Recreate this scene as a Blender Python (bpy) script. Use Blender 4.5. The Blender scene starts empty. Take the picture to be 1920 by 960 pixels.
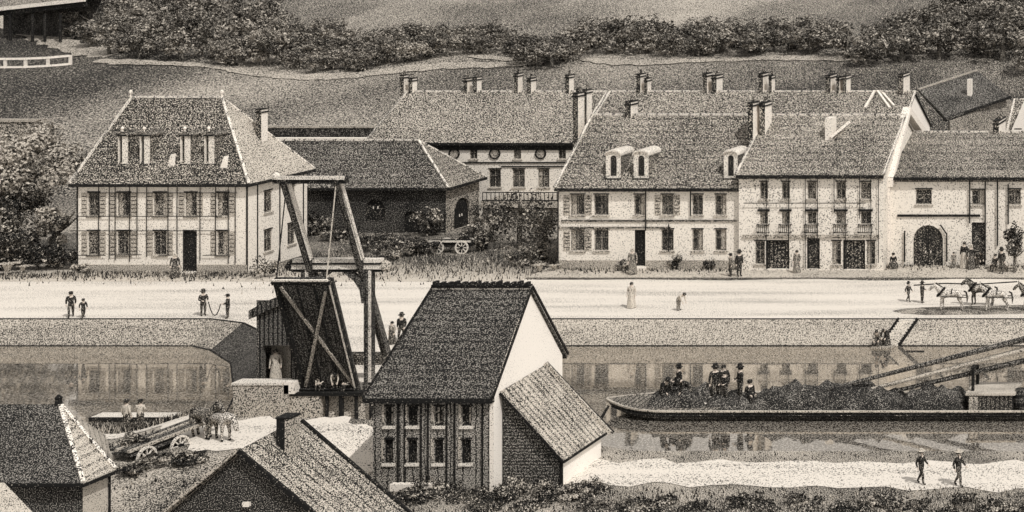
import bpy, bmesh, math, random
from mathutils import Vector, Matrix
from statistics import NormalDist
random.seed(11)
PI = math.pi
sc = bpy.context.scene
COL = sc.collection

# ------------------------------------------------------------------ survey: where a pixel of the picture lies in the world
F, CX, CY, HC = 3000.0, 2400.0, -98.0, 25.3
def WX(px, Y): return (px - CX) * Y / F
def WZ(py, Y): return HC - (py - CY) * Y / F
def YG(py, z=0.0): return F * (HC - z) / (py - CY)
SL, Y0H = 0.15, 163.0
def hill_z(x, y):
    h = max(0.0, y - Y0H) * SL
    if y > Y0H: h += min(1, (y - Y0H) / 15) * 0.45 * (math.sin(x * .07 + 1) * math.cos(y * .06) + .6 * math.sin(x * .19 + y * .11))
    return h
def on_hill(px, py):
    Y = (HC + SL * Y0H) / ((py - CY) / F + SL)
    x = WX(px, Y)
    return Vector((x, Y, hill_z(x, Y)))
def on_flat(px, py, z=0.0):
    Y = YG(py, z)
    return Vector((WX(px, Y), Y, z))
def sst(a, b, x):
    t = max(0.0, min(1.0, (x - a) / (b - a))); return t * t * (3 - 2 * t)
def near_z(x, y):
    b = sst(-63.5, -58, x) * (1 - sst(-49.5, -45.5, x)) * sst(72, 80, y)
    return -1.2 + 1.2 * b
def on_near(px, py):
    z = -1.2
    for _ in range(25):
        Y = YG(py, z); z = .5 * z + .5 * near_z(WX(px, Y), Y)
    return Vector((WX(px, Y), Y, z))

# ------------------------------------------------------------------ materials: crayon grain of ink on paper
PAPER = (.56, .512, .447); INK = (.012, .0118, .0115); DIM = (.36, .338, .308); PLAS = (.77, .72, .65)
WHITE = (.80, .745, .675)
_M = {}
def M(name, cover=.3, sc_=5, st=(1, 1, 1), paper=PAPER, ink=INK, cloud=(.3, .05), lines=(), grads=(), cst=None, rough=.9, soft=.06, spec=.15):
    if name in _M: return _M[name]
    m = bpy.data.materials.new(name); m.use_nodes = True; _M[name] = m
    n, l = m.node_tree.nodes, m.node_tree.links
    b = n['Principled BSDF']
    b.inputs['Roughness'].default_value = rough
    b.inputs['Specular IOR Level'].default_value = spec
    g = n.new('ShaderNodeNewGeometry')
    def math_(op, a, c=None, clamp=False):
        q = n.new('ShaderNodeMath'); q.operation = op; q.use_clamp = clamp
        for i, v in enumerate((a, c)):
            if v is None: continue
            if isinstance(v, (int, float)): q.inputs[i].default_value = v
            else: l.new(v, q.inputs[i])
        return q.outputs[0]
    vm = n.new('ShaderNodeVectorMath'); vm.operation = 'MULTIPLY'; vm.inputs[1].default_value = st
    l.new(g.outputs['Position'], vm.inputs[0])
    t = n.new('ShaderNodeTexNoise'); t.inputs['Scale'].default_value = sc_ * 2.5; t.inputs['Detail'].default_value = 1.0; t.inputs['Roughness'].default_value = .5
    l.new(vm.outputs[0], t.inputs['Vector'])
    val = math_('SUBTRACT', t.outputs['Fac'], .5 + .115 * NormalDist().inv_cdf(min(.985, max(.015, cover))))
    t2 = n.new('ShaderNodeTexNoise'); t2.inputs['Scale'].default_value = cloud[0]; t2.inputs['Detail'].default_value = 3
    if cst:
        vc = n.new('ShaderNodeVectorMath'); vc.operation = 'MULTIPLY'; vc.inputs[1].default_value = cst
        l.new(g.outputs['Position'], vc.inputs[0]); l.new(vc.outputs[0], t2.inputs['Vector'])
    else: l.new(vm.outputs[0], t2.inputs['Vector'])
    val = math_('ADD', val, math_('MULTIPLY', math_('SUBTRACT', t2.outputs['Fac'], .5), cloud[1] * 3))
    sx = n.new('ShaderNodeSeparateXYZ'); l.new(g.outputs['Position'], sx.inputs[0])
    for ax, per, amp, duty in lines:
        w = math_('ADD', math_('MULTIPLY', sx.outputs[ax], 1 / per), math_('MULTIPLY', t2.outputs['Fac'], .5))
        val = math_('SUBTRACT', val, math_('MULTIPLY', math_('LESS_THAN', math_('FRACT', w), duty), amp))
    for ax, a, c, d in grads:
        mr = n.new('ShaderNodeMapRange'); mr.inputs['From Min'].default_value = a; mr.inputs['From Max'].default_value = c
        mr.inputs['To Min'].default_value = 0; mr.inputs['To Max'].default_value = d
        l.new(sx.outputs[ax], mr.inputs['Value'])
        val = math_('ADD', val, mr.outputs[0])
    fac = math_('ADD', math_('MULTIPLY', val, .5 / soft), .5, True)
    mx = n.new('ShaderNodeMix'); mx.data_type = 'RGBA'
    mx.inputs['A'].default_value = (*ink, 1); mx.inputs['B'].default_value = (*paper, 1)
    l.new(fac, mx.inputs['Factor']); l.new(mx.outputs['Result'], b.inputs['Base Color'])
    m['grain'] = 1
    return m

GS = (1, .75, 1)                      # grain drawn out along the ground
m_wallA = M('white_plaster', .08, 5, soft=.10, paper=PLAS, cloud=(.35, .06))
m_wallB = M('cream_plaster', .09, 5, soft=.10, paper=PLAS, cloud=(.35, .06))
m_wallC = M('worn_plaster', .13, 5, soft=.10, paper=PLAS, cloud=(.5, .08))
m_wallE = M('far_plaster', .13, 4, paper=PLAS)
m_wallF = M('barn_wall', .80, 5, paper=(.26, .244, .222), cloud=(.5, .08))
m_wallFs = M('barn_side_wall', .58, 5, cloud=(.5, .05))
m_gable = M('white_gable', .05, 8, paper=(.88, .83, .765), cloud=(.35, .09))
m_wallG = M('dark_plank_front', .52, 7, paper=(.44, .412, .372), lines=(('X', .62, .10, .12),), cloud=(.6, .05))
m_brick = M('dark_brick', .66, 7, paper=DIM, lines=(('Z', .16, .12, .3),))
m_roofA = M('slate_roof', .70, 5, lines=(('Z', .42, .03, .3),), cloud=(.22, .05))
m_roofAs = M('slate_roof_lit_hip', .34, 5, cloud=(.4, .05))  # paler slate for the hips: sunlight put into the colour
m_roofB = M('tile_roof', .65, 5, lines=(('Z', .45, .03, .3),), cloud=(.2, .05))
m_roofC = M('weathered_tile_roof', .58, 5, lines=(('Z', .45, .03, .3),), cloud=(.2, .06))
m_roofE = M('far_tile_roof', .62, 4, cloud=(.15, .05))
m_roofF = M('barn_tile_roof', .74, 5, paper=(.42, .39, .35), lines=(('Z', .45, .03, .3),), cloud=(.2, .05))
m_roofG = M('black_tile_roof', .70, 7, paper=(.27, .253, .23), lines=(('Z', .30, .04, .3),), cloud=(.4, .04))
m_roofK = M('old_plank_roof', .52, 7, lines=(('Y', .55, .08, .2),), cloud=(.6, .09))
m_roofL = M('lean_to_tiles', .36, 7, lines=(('Y', .45, .10, .35),), cloud=(.7, .09))
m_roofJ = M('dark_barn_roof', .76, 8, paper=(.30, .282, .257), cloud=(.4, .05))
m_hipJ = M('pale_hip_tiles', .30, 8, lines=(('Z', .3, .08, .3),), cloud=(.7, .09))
m_ridge = M('mortar_ridge', .26, 6, paper=PLAS, lines=(('X', .9, .12, .2),))
m_trim = M('pale_stone_trim', .10, 6, paper=WHITE)
m_frame = M('window_frame', .62, 7)
m_shop = M('shop_boards', .84, 6, lines=(('X', .3, .12, .25),))
m_dark = M('black_line_wood', .97, 6)
m_pane = M('window_dark', .90, 7, rough=.5, spec=.2, cloud=(.9, .10))
m_pane2 = M('window_grey', .78, 7, rough=.5, spec=.2, cloud=(.9, .12))
m_shut = M('grey_shutter', .36, 7)
m_wood = M('dark_timber', .72, 8, paper=DIM, lines=(('X', .3, .06, .3),))
m_woodl = M('pale_timber', .24, 8, paper=PLAS)
m_deck = M('tarred_deck', .78, 8, paper=(.25,.235,.215), lines=(('X', .28, .05, .3),))
m_hut = M('hut_planks', .72, 8, paper=DIM, lines=(('X', .26, .16, .35),))
m_stone = M('grey_stone', .40, 7)
m_stoned = M('dark_stone', .70, 7, lines=(('Z', .4, .08, .2),))
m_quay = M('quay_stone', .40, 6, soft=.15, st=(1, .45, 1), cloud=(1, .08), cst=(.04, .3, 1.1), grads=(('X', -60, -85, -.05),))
m_chim = M('chimney_lit_sides', .10, 5, paper=WHITE)  # pale chimney sides: the lit look is put into the colour
m_chimd = M('chimney_shade_and_pots', .80, 5)  # dark chimney fronts: shade put into the colour; pots share the tone
m_leafl = M('leaf_light', .30, 7); m_leafd = M('leaf_dark', .93, 7); m_leafm = M('leaf_mid', .70, 7)
m_bark = M('bark', .8, 7)
m_skin = M('skin', .05, 9, paper=(.60, .52, .45)); m_coatd = M('cloth_black', .93, 9); m_coatm = M('cloth_grey', .6, 9)
m_coatl = M('cloth_pale', .18, 9); m_trous = M('trousers_dark', .84, 9); m_shoe = M('shoe', .98, 9); m_hair = M('hair', .9, 9)
m_horsew = M('white_horse_hide', .48, 8, paper=WHITE); m_horseg = M('grey_horse_hide', .5, 8); m_horsed = M('dark_horse_hide', .72, 8)
m_rope = M('rope', .2, 8)
m_road = M('pale_road', .13, 6, st=GS, paper=(.72, .67, .605), cloud=(1.0, .15), cst=(.06, .6, 1))
m_pave = M('house_front_strip', .22, 5, st=GS, cloud=(.3, .10))
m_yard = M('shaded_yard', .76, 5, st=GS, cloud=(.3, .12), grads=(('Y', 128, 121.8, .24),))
m_ground = M('meadow', .64, 3.4, st=(1, .45, .6), cloud=(.06, .10), grads=(('Y', 236, 268, .03), ('X', -135, -160, -.07), ('X', -85, -50, -.06)))
m_grass = M('bank_grass', .55, 7, st=GS, cloud=(.35, .13))
m_path = M('pale_path', .40, 3.4, st=(1, .45, .6), cloud=(.12, .06))
m_hull = M('tarred_hull', .82, 8, paper=DIM, lines=(('Z', .16, .06, .4),))
m_cargo = M('dark_cargo', .84, 8, paper=DIM, cloud=(.8, .1))

def water_mat():
    m = M('river_water', .58, 6, st=(.8, .6, 1), cloud=(.8, .07), cst=(.05, .5, 1), rough=.2)
    n, l = m.node_tree.nodes, m.node_tree.links
    b = n['Principled BSDF']; out = n['Material Output']
    gl = n.new('ShaderNodeBsdfGlossy'); gl.inputs['Roughness'].default_value = .03; gl.inputs['Color'].default_value = (.74, .69, .625, 1)
    g = n.new('ShaderNodeNewGeometry')
    vm = n.new('ShaderNodeVectorMath'); vm.operation = 'MULTIPLY'; vm.inputs[1].default_value = (.35, 1.4, 1)
    l.new(g.outputs['Position'], vm.inputs[0])
    t = n.new('ShaderNodeTexNoise'); t.inputs['Scale'].default_value = 1.0; t.inputs['Detail'].default_value = 3
    l.new(vm.outputs[0], t.inputs['Vector'])
    bp = n.new('ShaderNodeBump'); bp.inputs['Strength'].default_value = .12; bp.inputs['Distance'].default_value = .03
    l.new(t.outputs['Fac'], bp.inputs['Height']); l.new(bp.outputs[0], gl.inputs['Normal'])
    mix = n.new('ShaderNodeMixShader'); mix.inputs[0].default_value = .58
    l.new(b.outputs[0], mix.inputs[1]); l.new(gl.outputs[0], mix.inputs[2]); l.new(mix.outputs[0], out.inputs['Surface'])
    return m
m_water = water_mat()

# ------------------------------------------------------------------ mesh helpers
BASE = {}
def thing(name, label, cat, loc=(0, 0, 0), rot=0, group=None, world=True):
    o = bpy.data.objects.new(name, None); COL.objects.link(o)
    o.empty_display_size = .3
    o.location = loc; o.rotation_euler = (0, 0, rot)
    o['label'] = label; o['category'] = cat
    if group: o['group'] = group
    if world: BASE[o.name] = Vector(loc)
    return o
def root_of(o):
    while o.parent: o = o.parent
    return o
class MB:
    def __init__(s): s.v = []; s.f = []; s.m = []
    def add(s, vs, fs, m=0):
        k = len(s.v); s.v += [tuple(v) for v in vs]
        for f in fs: s.f.append([i + k for i in f]); s.m.append(m)
        return s
    def box(s, x0, x1, y0, y1, z0, z1, m=0):
        return s.add([(x0,y0,z0),(x1,y0,z0),(x1,y1,z0),(x0,y1,z0),(x0,y0,z1),(x1,y0,z1),(x1,y1,z1),(x0,y1,z1)],
                     [(0,3,2,1),(4,5,6,7),(0,1,5,4),(1,2,6,5),(2,3,7,6),(3,0,4,7)], m)
    def bar(s, a, b, w, h=None, m=0, up=(0, 0, 1)):
        h = h or w; a, b = Vector(a), Vector(b); d = (b - a).normalized(); u = Vector(up)
        if abs(d.dot(u)) > .97: u = Vector((0, 1, 0))
        r = d.cross(u).normalized(); u = r.cross(d).normalized()
        vs = [p + r * (sx * w / 2) + u * (sz * h / 2) for p in (a, b) for sx, sz in ((-1,-1),(1,-1),(1,1),(-1,1))]
        return s.add(vs, [(0,1,2,3),(7,6,5,4),(0,4,5,1),(1,5,6,2),(2,6,7,3),(3,7,4,0)], m)
    def tube(s, pts, rad, n=7, m=0):
        pts = [Vector(p) for p in pts]; rings = []; k = len(s.v)
        for i, p in enumerate(pts):
            d = (pts[min(i+1, len(pts)-1)] - pts[max(i-1, 0)]).normalized()
            u = Vector((0, 0, 1)) if abs(d.z) < .9 else Vector((1, 0, 0))
            r = d.cross(u).normalized(); u = r.cross(d)
            R = rad[i] if isinstance(rad, (list, tuple)) else rad
            rings.append([p + (r * math.cos(2*PI*j/n) + u * math.sin(2*PI*j/n)) * R for j in range(n)])
        vs = [q for r in rings for q in r]
        fs = [(i*n+j, i*n+(j+1) % n, (i+1)*n+(j+1) % n, (i+1)*n+j) for i in range(len(pts)-1) for j in range(n)]
        fs += [tuple(range(n)), tuple(range((len(pts)-1)*n, len(pts)*n))]
        return s.add(vs, fs, m)
    def lathe(s, c, prof, n=12, m=0, sx=1, sy=1):
        c = Vector(c)
        vs = [c + Vector((r*math.cos(2*PI*j/n)*sx, r*math.sin(2*PI*j/n)*sy, z)) for r, z in prof for j in range(n)]
        fs = [(i*n+j, i*n+(j+1) % n, (i+1)*n+(j+1) % n, (i+1)*n+j) for i in range(len(prof)-1) for j in range(n)]
        fs += [tuple(range(n)), tuple(range((len(prof)-1)*n, len(prof)*n))]
        return s.add(vs, fs, m)
    def slab(s, poly, t, m=0, d=(0, 0, -1)):
        n = len(poly); d = Vector(d) * t; P = [Vector(p) for p in poly]
        return s.add(P + [p + d for p in P], [tuple(range(n)), tuple(range(2*n-1, n-1, -1))] + [(i, (i+1) % n, (i+1) % n + n, i+n) for i in range(n)], m)
    def build(s, name, mats, parent=None, smooth=False, fix=True):
        if not isinstance(mats, (list, tuple)): mats = [mats]
        off = Vector((0, 0, 0))
        if parent: off = BASE.get(root_of(parent).name, off)
        me = bpy.data.meshes.new(name)
        me.from_pydata([(v[0]-off.x, v[1]-off.y, v[2]-off.z) for v in s.v], [], s.f)
        for mt in mats: me.materials.append(mt)
        me.polygons.foreach_set('material_index', s.m)
        if fix:
            bm = bmesh.new(); bm.from_mesh(me); bmesh.ops.recalc_face_normals(bm, faces=bm.faces); bm.to_mesh(me); bm.free()
        if smooth: me.polygons.foreach_set('use_smooth', [True] * len(me.polygons))
        me.update()
        o = bpy.data.objects.new(name, me); COL.objects.link(o)
        if parent: o.parent = parent
        return o
def tag(o, label=None, cat=None, group=None, kind=None):
    if label: o['label'] = label
    if cat: o['category'] = cat
    if group: o['group'] = group
    if kind: o['kind'] = kind
    return o

# ------------------------------------------------------------------ walls with real openings
def wall_cells(mb, P, u0, u1, v0, v1, holes, depth, m=0):
    """P(u, v, inward) gives the point. holes: (u0,u1,v0,v1,arch)"""
    us = sorted({u0, u1, *[h[0] for h in holes], *[h[1] for h in holes]})
    vs = sorted({v0, v1, *[h[2] for h in holes], *[h[3] for h in holes]})
    us = [u for u in us if u0 <= u <= u1]; vs = [v for v in vs if v0 <= v <= v1]
    for a, b in zip(us, us[1:]):
        for c, d in zip(vs, vs[1:]):
            mu, mv = (a+b)/2, (c+d)/2
            if any(h[0] < mu < h[1] and h[2] < mv < h[3] for h in holes): continue
            mb.add([P(a,c,0), P(b,c,0), P(b,d,0), P(a,d,0)], [(0,1,2,3)], m)
    for h in holes:
        a, b, c, d, arch = h
        if not arch:
            for p, q in (((a,c),(a,d)), ((a,d),(b,d)), ((b,d),(b,c)), ((b,c),(a,c))):
                mb.add([P(*p,0), P(*q,0), P(*q,depth), P(*p,depth)], [(0,1,2,3)], m)
        else:
            R = (b-a)/2; k = 8; cx = (a+b)/2; ry = min(R, d-c)
            arc = [(cx + R*math.cos(PI*i/k), d-ry + ry*math.sin(PI*i/k)) for i in range(k+1)]
            for i in range(k):
                p, q = arc[i], arc[i+1]
                corner = (b, d) if i < k/2 else (a, d)
                mb.add([P(*p,0), P(*q,0), P(*corner,0)], [(0,1,2)], m)
                mb.add([P(*p,0), P(*q,0), P(*q,depth), P(*p,depth)], [(0,1,2,3)], m)
            for u in (a, b): mb.add([P(u,c,0), P(u,d-ry,0), P(u,d-ry,depth), P(u,c,depth)], [(0,1,2,3)], m)
RW = random.Random(23)
def add_opening(root, P, h, kind, pane_m, frame_m, shut=False, depth=.18):
    a, b, c, d = h[:4]
    def bx(mb, u0, u1, v0, v1, w0, w1, m=0):
        vs = [P(u0,v0,w0),P(u1,v0,w0),P(u1,v0,w1),P(u0,v0,w1),P(u0,v1,w0),P(u1,v1,w0),P(u1,v1,w1),P(u0,v1,w1)]
        mb.add(vs, [(0,3,2,1),(4,5,6,7),(0,1,5,4),(1,2,6,5),(2,3,7,6),(3,0,4,7)], m)
    fr = MB(); t = .07
    if kind == 'window':
        e = .012
        bx(fr, a+e, a+t, c+e, d-e, depth-.1, depth-.02); bx(fr, b-t, b-e, c+e, d-e, depth-.1, depth-.02)
        bx(fr, a+t, b-t, c+e, c+t, depth-.1, depth-.02); bx(fr, a+t, b-t, d-t, d-e, depth-.1, depth-.02)
        w = (a+b)/2; bx(fr, w-.025, w+.025, c+t, d-t, depth-.09, depth-.03)
        v = c + (d-c)*.62; bx(fr, a+t, w-.025, v-.02, v+.02, depth-.085, depth-.035); bx(fr, w+.025, b-t, v-.02, v+.02, depth-.085, depth-.035)
        o = fr.build('window', frame_m, root)
        q = MB(); q.add([P(a-.02,c-.02,depth-.012), P(b+.02,c-.02,depth-.012), P(b+.02,d+.02,depth-.012), P(a-.02,d+.02,depth-.012)], [(0,1,2,3)]); q.build('pane', RW.choice((m_pane, m_pane, m_pane2)) if pane_m is m_pane else pane_m, o)
        if pane_m is m_pane and RW.random() < .45:
            q = MB(); u = RW.choice((0, 1)); wd = (b-a)*RW.uniform(.2,.4); bx(q, a+t if u else b-t-wd, a+t+wd if u else b-t, c+t, d-t, depth-.034, depth-.016); q.build('curtain', m_stone, o)
        q = MB(); bx(q, a-.1, b+.1, c-.14, c-.02, -.10, .06); q.build('sill', m_woodl if frame_m is m_dark else m_stone, o)
        q = MB(); bx(q, a-.06, b+.06, d+.015, d+.1, -.045, .05); q.build('lintel', m_dark, o)
        if shut:
            for s in (-1, 1):
                q = MB(); u = a - .04 if s < 0 else b + .04; wd = (b-a)*.48
                u0, u1 = (u-wd, u) if s < 0 else (u, u+wd)
                bx(q, u0, u1, c+.02, d-.02, -.05, -.005)
                for k in range(1, 6): v = c + (d-c)*k/6; bx(q, u0+.05, u1-.05, v-.02, v+.02, -.075, -.05, 1)
                q.build('shutter', [m_shut, m_dark], o)
        return o
    if kind in ('door', 'gate'):
        if kind == 'door':
            bx(fr, a+.015, a+.1, c, d-.1, depth-.14, depth-.02); bx(fr, b-.1, b-.015, c, d-.1, depth-.14, depth-.02); bx(fr, a+.015, b-.015, d-.1, d-.015, depth-.14, depth-.02)
            o = fr.build('door_frame', frame_m, root)
            q = MB(); bx(q, a-.02, b+.02, c, d+.02, depth-.012, depth+.04); lf = q.build('door_leaf', pane_m, o)
        else:
            q = MB(); bx(q, a-.02, b+.02, c, d+.02, depth-.012, depth+.05); o = q.build('door', pane_m, root)
            q = MB(); w = (a+b)/2; bx(q, w-.03, w+.03, c, d-.02, depth-.05, depth-.012); n = int((b-a)/.3)
            for k in range(1, n): u = a+(b-a)*k/n; bx(q, u-.02, u+.02, c+.02, d-.25-.9*abs(u-w)/(b-a), depth-.03, depth-.012)
            q.build('door_boards', m_dark, o)
            for s_ in (-.2, .2):
                q = MB(); bx(q, w+s_-.03, w+s_+.03, c+1.0, c+1.22, depth-.10, depth-.03); q.build('handle', m_trim, o)
        return o

class House: pass
def house(name, label, cat, x0, x1, y0, y1, z0, ze, zr, rx0=None, rx1=None, yr=None, ov=.35, wall=None, side=None, roof=None,
          hipm=None, front=(), sides=(), group=None, frame=None, cornice=True, verge=True):
    H = House(); yr = yr if yr is not None else (y0+y1)/2
    root = thing(name, label, cat, ((x0+x1)/2, y0, z0), group=group); H.root = root
    side = side or wall; hipm = hipm or roof; frame = frame or m_frame
    gl = rx0 is None; gr = rx1 is None
    PF = lambda u, v, w: (u, y0+w, v)
    PR = lambda u, v, w: (x1-w, u, v)
    zt = ze - .08
    mb = MB()
    fh = [(*o[0], o[1] == 'gate') for o in front]; sh = [(*o[0], o[1] == 'gate') for o in sides]
    wall_cells(mb, PF, x0, x1, z0, zt, fh, .18, 0)
    wall_cells(mb, PR, y0, y1, z0, zt, sh, .18, 1)
    mb.add([(x0,y0,z0),(x0,y1,z0),(x0,y1,zt),(x0,y0,zt)], [(0,1,2,3)], 1)
    mb.add([(x0,y1,z0),(x1,y1,z0),(x1,y1,zt),(x0,y1,zt)], [(0,1,2,3)], 0)
    if gl: mb.add([(x0,y0,zt),(x0,y1,zt),(x0,yr,zr-.13)], [(0,1,2)], 1)
    if gr: mb.add([(x1,y0,zt),(x1,y1,zt),(x1,yr,zr-.13)], [(0,1,2)], 1)
    H.wall = mb.build('wall', [wall, side], root, fix=False)
    for o in front: add_opening(root, PF, o[0], o[1], o[2], frame if o[1] == 'window' else m_dark, o[3] if len(o) > 3 else False)
    for o in sides: add_opening(root, PR, o[0], o[1], o[2], frame if o[1] == 'window' else m_dark, False)
    # roof
    sl = (zr-ze)/(yr-y0); sb = (zr-ze)/(y1-yr); zf = ze - ov*sl*.55; zb = ze - ov*sb*.55
    ex0 = x0-.12 if gl else x0-ov; ex1 = x1+.12 if gr else x1+ov
    R0 = ex0 if gl else rx0; R1 = ex1 if gr else rx1
    zbk = zf
    A=(ex0,y0-ov,zf); B=(ex1,y0-ov,zf); C=(R1,yr,zr); D=(R0,yr,zr); E=(ex1,y1+ov,zbk); G=(ex0,y1+ov,zbk)
    mb = MB(); mb.slab([A,B,C,D], .16, 0); mb.slab([E,G,D,C], .16, 0)
    if not gr: mb.slab([B,E,C], .16, 1)
    if not gl: mb.slab([G,A,D], .16, 1)
    H.roof = mb.build('roof', [roof, hipm], root)
    q = MB(); q.bar((R0-.05,yr,zr+.03), (R1+.05,yr,zr+.03), .20, .15)
    H.ridge = q.build('ridge_cap', m_ridge, H.roof)
    q = MB(); q.box(ex0+.02, ex1-.02, y0-ov-.10, y0-ov+.02, zf-.24, zf-.015)
    if not gr: q.box(ex1-.02, ex1+.10, y0-ov-.10, y1+ov, zf-.24, zf-.015)
    q.build('gutter', m_dark, H.roof)
    if verge:
        up = Vector((0, 0, .05))
        for p, r, ok in ((A, D, True), (B, C, True), (E, C, not gr)):
            if ok: q = MB(); q.bar(Vector(p)+up, Vector(r)+up, .18, .12); q.build('hip_cap' if not gr else 'verge', m_ridge, H.roof)
    if cornice:
        q = MB(); q.box(x0-.06, x1+.06, y0-.12, y0-.003, ze-.46, ze-.2)
        q.build('cornice', m_stoned, root)
    H.zf = lambda y: ze + (y-y0)*sl
    H.x0, H.x1, H.y0, H.y1, H.yr, H.z0, H.ze, H.zr = x0, x1, y0, y1, yr, z0, ze, zr
    return H
def rect(Y, a, b, t, bo): return (WX(a, Y), WX(b, Y), WZ(bo, Y), WZ(t, Y))
def chimney(H, a, b, t, bo, Y, mat=None, pots=1, depth=None):
    """dark front, pale right side: shade and light put into the colour"""
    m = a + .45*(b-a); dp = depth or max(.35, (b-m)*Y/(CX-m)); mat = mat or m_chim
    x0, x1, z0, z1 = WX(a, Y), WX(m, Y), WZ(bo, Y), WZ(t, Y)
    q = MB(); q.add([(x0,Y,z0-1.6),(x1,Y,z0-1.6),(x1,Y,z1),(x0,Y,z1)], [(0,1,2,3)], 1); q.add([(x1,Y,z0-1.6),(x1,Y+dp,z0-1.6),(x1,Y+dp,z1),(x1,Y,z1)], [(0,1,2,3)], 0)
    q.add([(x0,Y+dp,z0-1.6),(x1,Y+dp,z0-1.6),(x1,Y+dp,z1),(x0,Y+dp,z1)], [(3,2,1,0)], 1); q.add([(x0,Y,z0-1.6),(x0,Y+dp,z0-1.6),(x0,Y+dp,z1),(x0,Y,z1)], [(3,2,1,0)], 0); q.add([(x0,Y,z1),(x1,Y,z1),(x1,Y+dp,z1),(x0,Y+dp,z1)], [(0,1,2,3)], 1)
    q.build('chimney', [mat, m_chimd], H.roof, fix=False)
    q = MB(); q.box(x0-.06, x1+.06, Y-.06, Y+dp+.06, z1-.26, z1-.14); q.box(x0-.04, x1+.04, Y-.04, Y+dp+.04, z1+.002, z1+.09)
    q.build('chimney_cap', m_dark, H.roof)
    for k in range(pots):
        x = x0 + (x1-x0)*(k+.5)/pots
        q = MB(); q.lathe((x, Y+dp/2, z1+.06), [(.11, 0), (.13, .06), (.09, .38), (.12, .42)], 8); q.build('chimney_pot', m_chimd, H.roof)
def solve_roof(H, py):
    lo, hi = H.y0, H.yr
    for _ in range(40):
        m = (lo+hi)/2
        if H.zf(m) < WZ(py, m): lo = m
        else: hi = m
    return lo
def dormer(H, a, b, t, bo, tall=True):
    Y = solve_roof(H, bo); x0, x1, z0, z1 = WX(a, Y), WX(b, Y), WZ(bo, Y), WZ(t, Y)
    w = x1-x0; zc = z1-.30*w; P = lambda u, v, s_: (u, Y+s_, v); mb = MB(); xm = (x0+x1)/2; L = 2.6
    h = (x0+.08, x0+.42*w, z0+.1, zc-.15) if tall else (x0+.28*w, x1-.28*w, z0+.3, zc-.05)
    wall_cells(mb, P, x0, x1, z0-.05, zc, [(*h, not tall)], .16, 0)
    for x, m in ((x0, 1), (x1, 1)): mb.add([(x,Y,z0-.05),(x,Y+L,z0-.05),(x,Y+L,zc),(x,Y,zc)], [(0,1,2,3)], m)
    n = 10; arc = [(xm - w/2*math.cos(PI*k/n), zc + (.30*w)*math.sin(PI*k/n)) for k in range(n+1)]
    if tall: mb.add([(x0,Y,zc),(x1,Y,zc),(xm,Y,z1-.06)], [(0,1,2)], 0)
    else: mb.add([(x,Y,z) for x, z in arc], [tuple(range(n+1))], 0)
    o = mb.build('dormer', [m_woodl, m_roofA], H.root, fix=False)
    q = MB(); e = .10
    if tall:
        q.slab([(x0-e,Y-.14,zc-.02),(xm,Y-.14,z1),(xm,Y+L,z1),(x0-e,Y+L,zc-.02)], .09); q.slab([(x1+e,Y-.14,zc-.02),(xm,Y-.14,z1),(xm,Y+L,z1),(x1+e,Y+L,zc-.02)], .09)
    else:
        for (xa, za), (xb, zb) in zip(arc, arc[1:]): q.slab([(xa*1.06-xm*.06,Y-.16,za+.06),(xb*1.06-xm*.06,Y-.16,zb+.06),(xb,Y+L,zb+.06),(xa,Y+L,za+.06)], .12)
    q.build('dormer_roof', m_roofA if tall else m_woodl, o)
    q = MB(); q.box(x0-.16, x1+.16, Y-.13, Y-.004, zc-.15, zc-.03) if tall else q.box(x0-.06, x1+.06, Y-.12, Y-.004, z0-.02, z0+.12); q.build('dormer_cornice', m_dark, o)
    q = MB(); q.add([P(h[0]-.02,h[2]-.02,.15),P(h[1]+.02,h[2]-.02,.15),P(h[1]+.02,h[3]+.02,.15),P(h[0]-.02,h[3]+.02,.15)], [(0,1,2,3)]); q.build('pane', m_pane, o)
    if tall:
        q = MB(); q.lathe((xm, Y-.05, z1-.02), [(.04, 0), (.04, .12), (.11, .2), (.11, .3), (.03, .4)], 8); q.build('finial', m_trim, o)

# ------------------------------------------------------------------ setting
def grid_mesh(xs, ys, fz):
    mb = MB(); nx, ny = len(xs), len(ys)
    mb.add([(x, y, fz(x, y)) for y in ys for x in xs], [(j*nx+i, j*nx+i+1, (j+1)*nx+i+1, (j+1)*nx+i) for j in range(ny-1) for i in range(nx-1)])
    return mb
def structure(o): return tag(o, kind='structure')
ZW = -1.55
QT = [(-150,109.2),(-73,109.2),(-70,108),(-66,104.5),(-61,97),(-59.3,91),(-51.6,91),(-51.2,100),(-51,109.2),(70,109.2)]
QB = [(-150,107.9),(-73.4,107.9),(-71.4,106.8),(-67.8,103.4),(-62.6,95.8),(-59.9,90.6),(-51.0,90.6),(-50.2,99.6),(-49.8,107.9),(70,107.9)]
xs = [-340 + i*3 for i in range(141)]
ys = [109.2, 116, 124, 135, 150, 160, 163] + [163 + 3*i for i in range(1, 36)] + [280, 300, 330, 370, 420]
structure(grid_mesh(xs, ys, lambda x, y: hill_z(x, y) - .004).build('ground', m_ground, smooth=True))
mb = MB(); mb.add([(x, y, -.004) for x, y in QT[1:-1]], [tuple(range(len(QT)-2))]); structure(mb.build('abutment_ground', m_road, fix=False))
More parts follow.
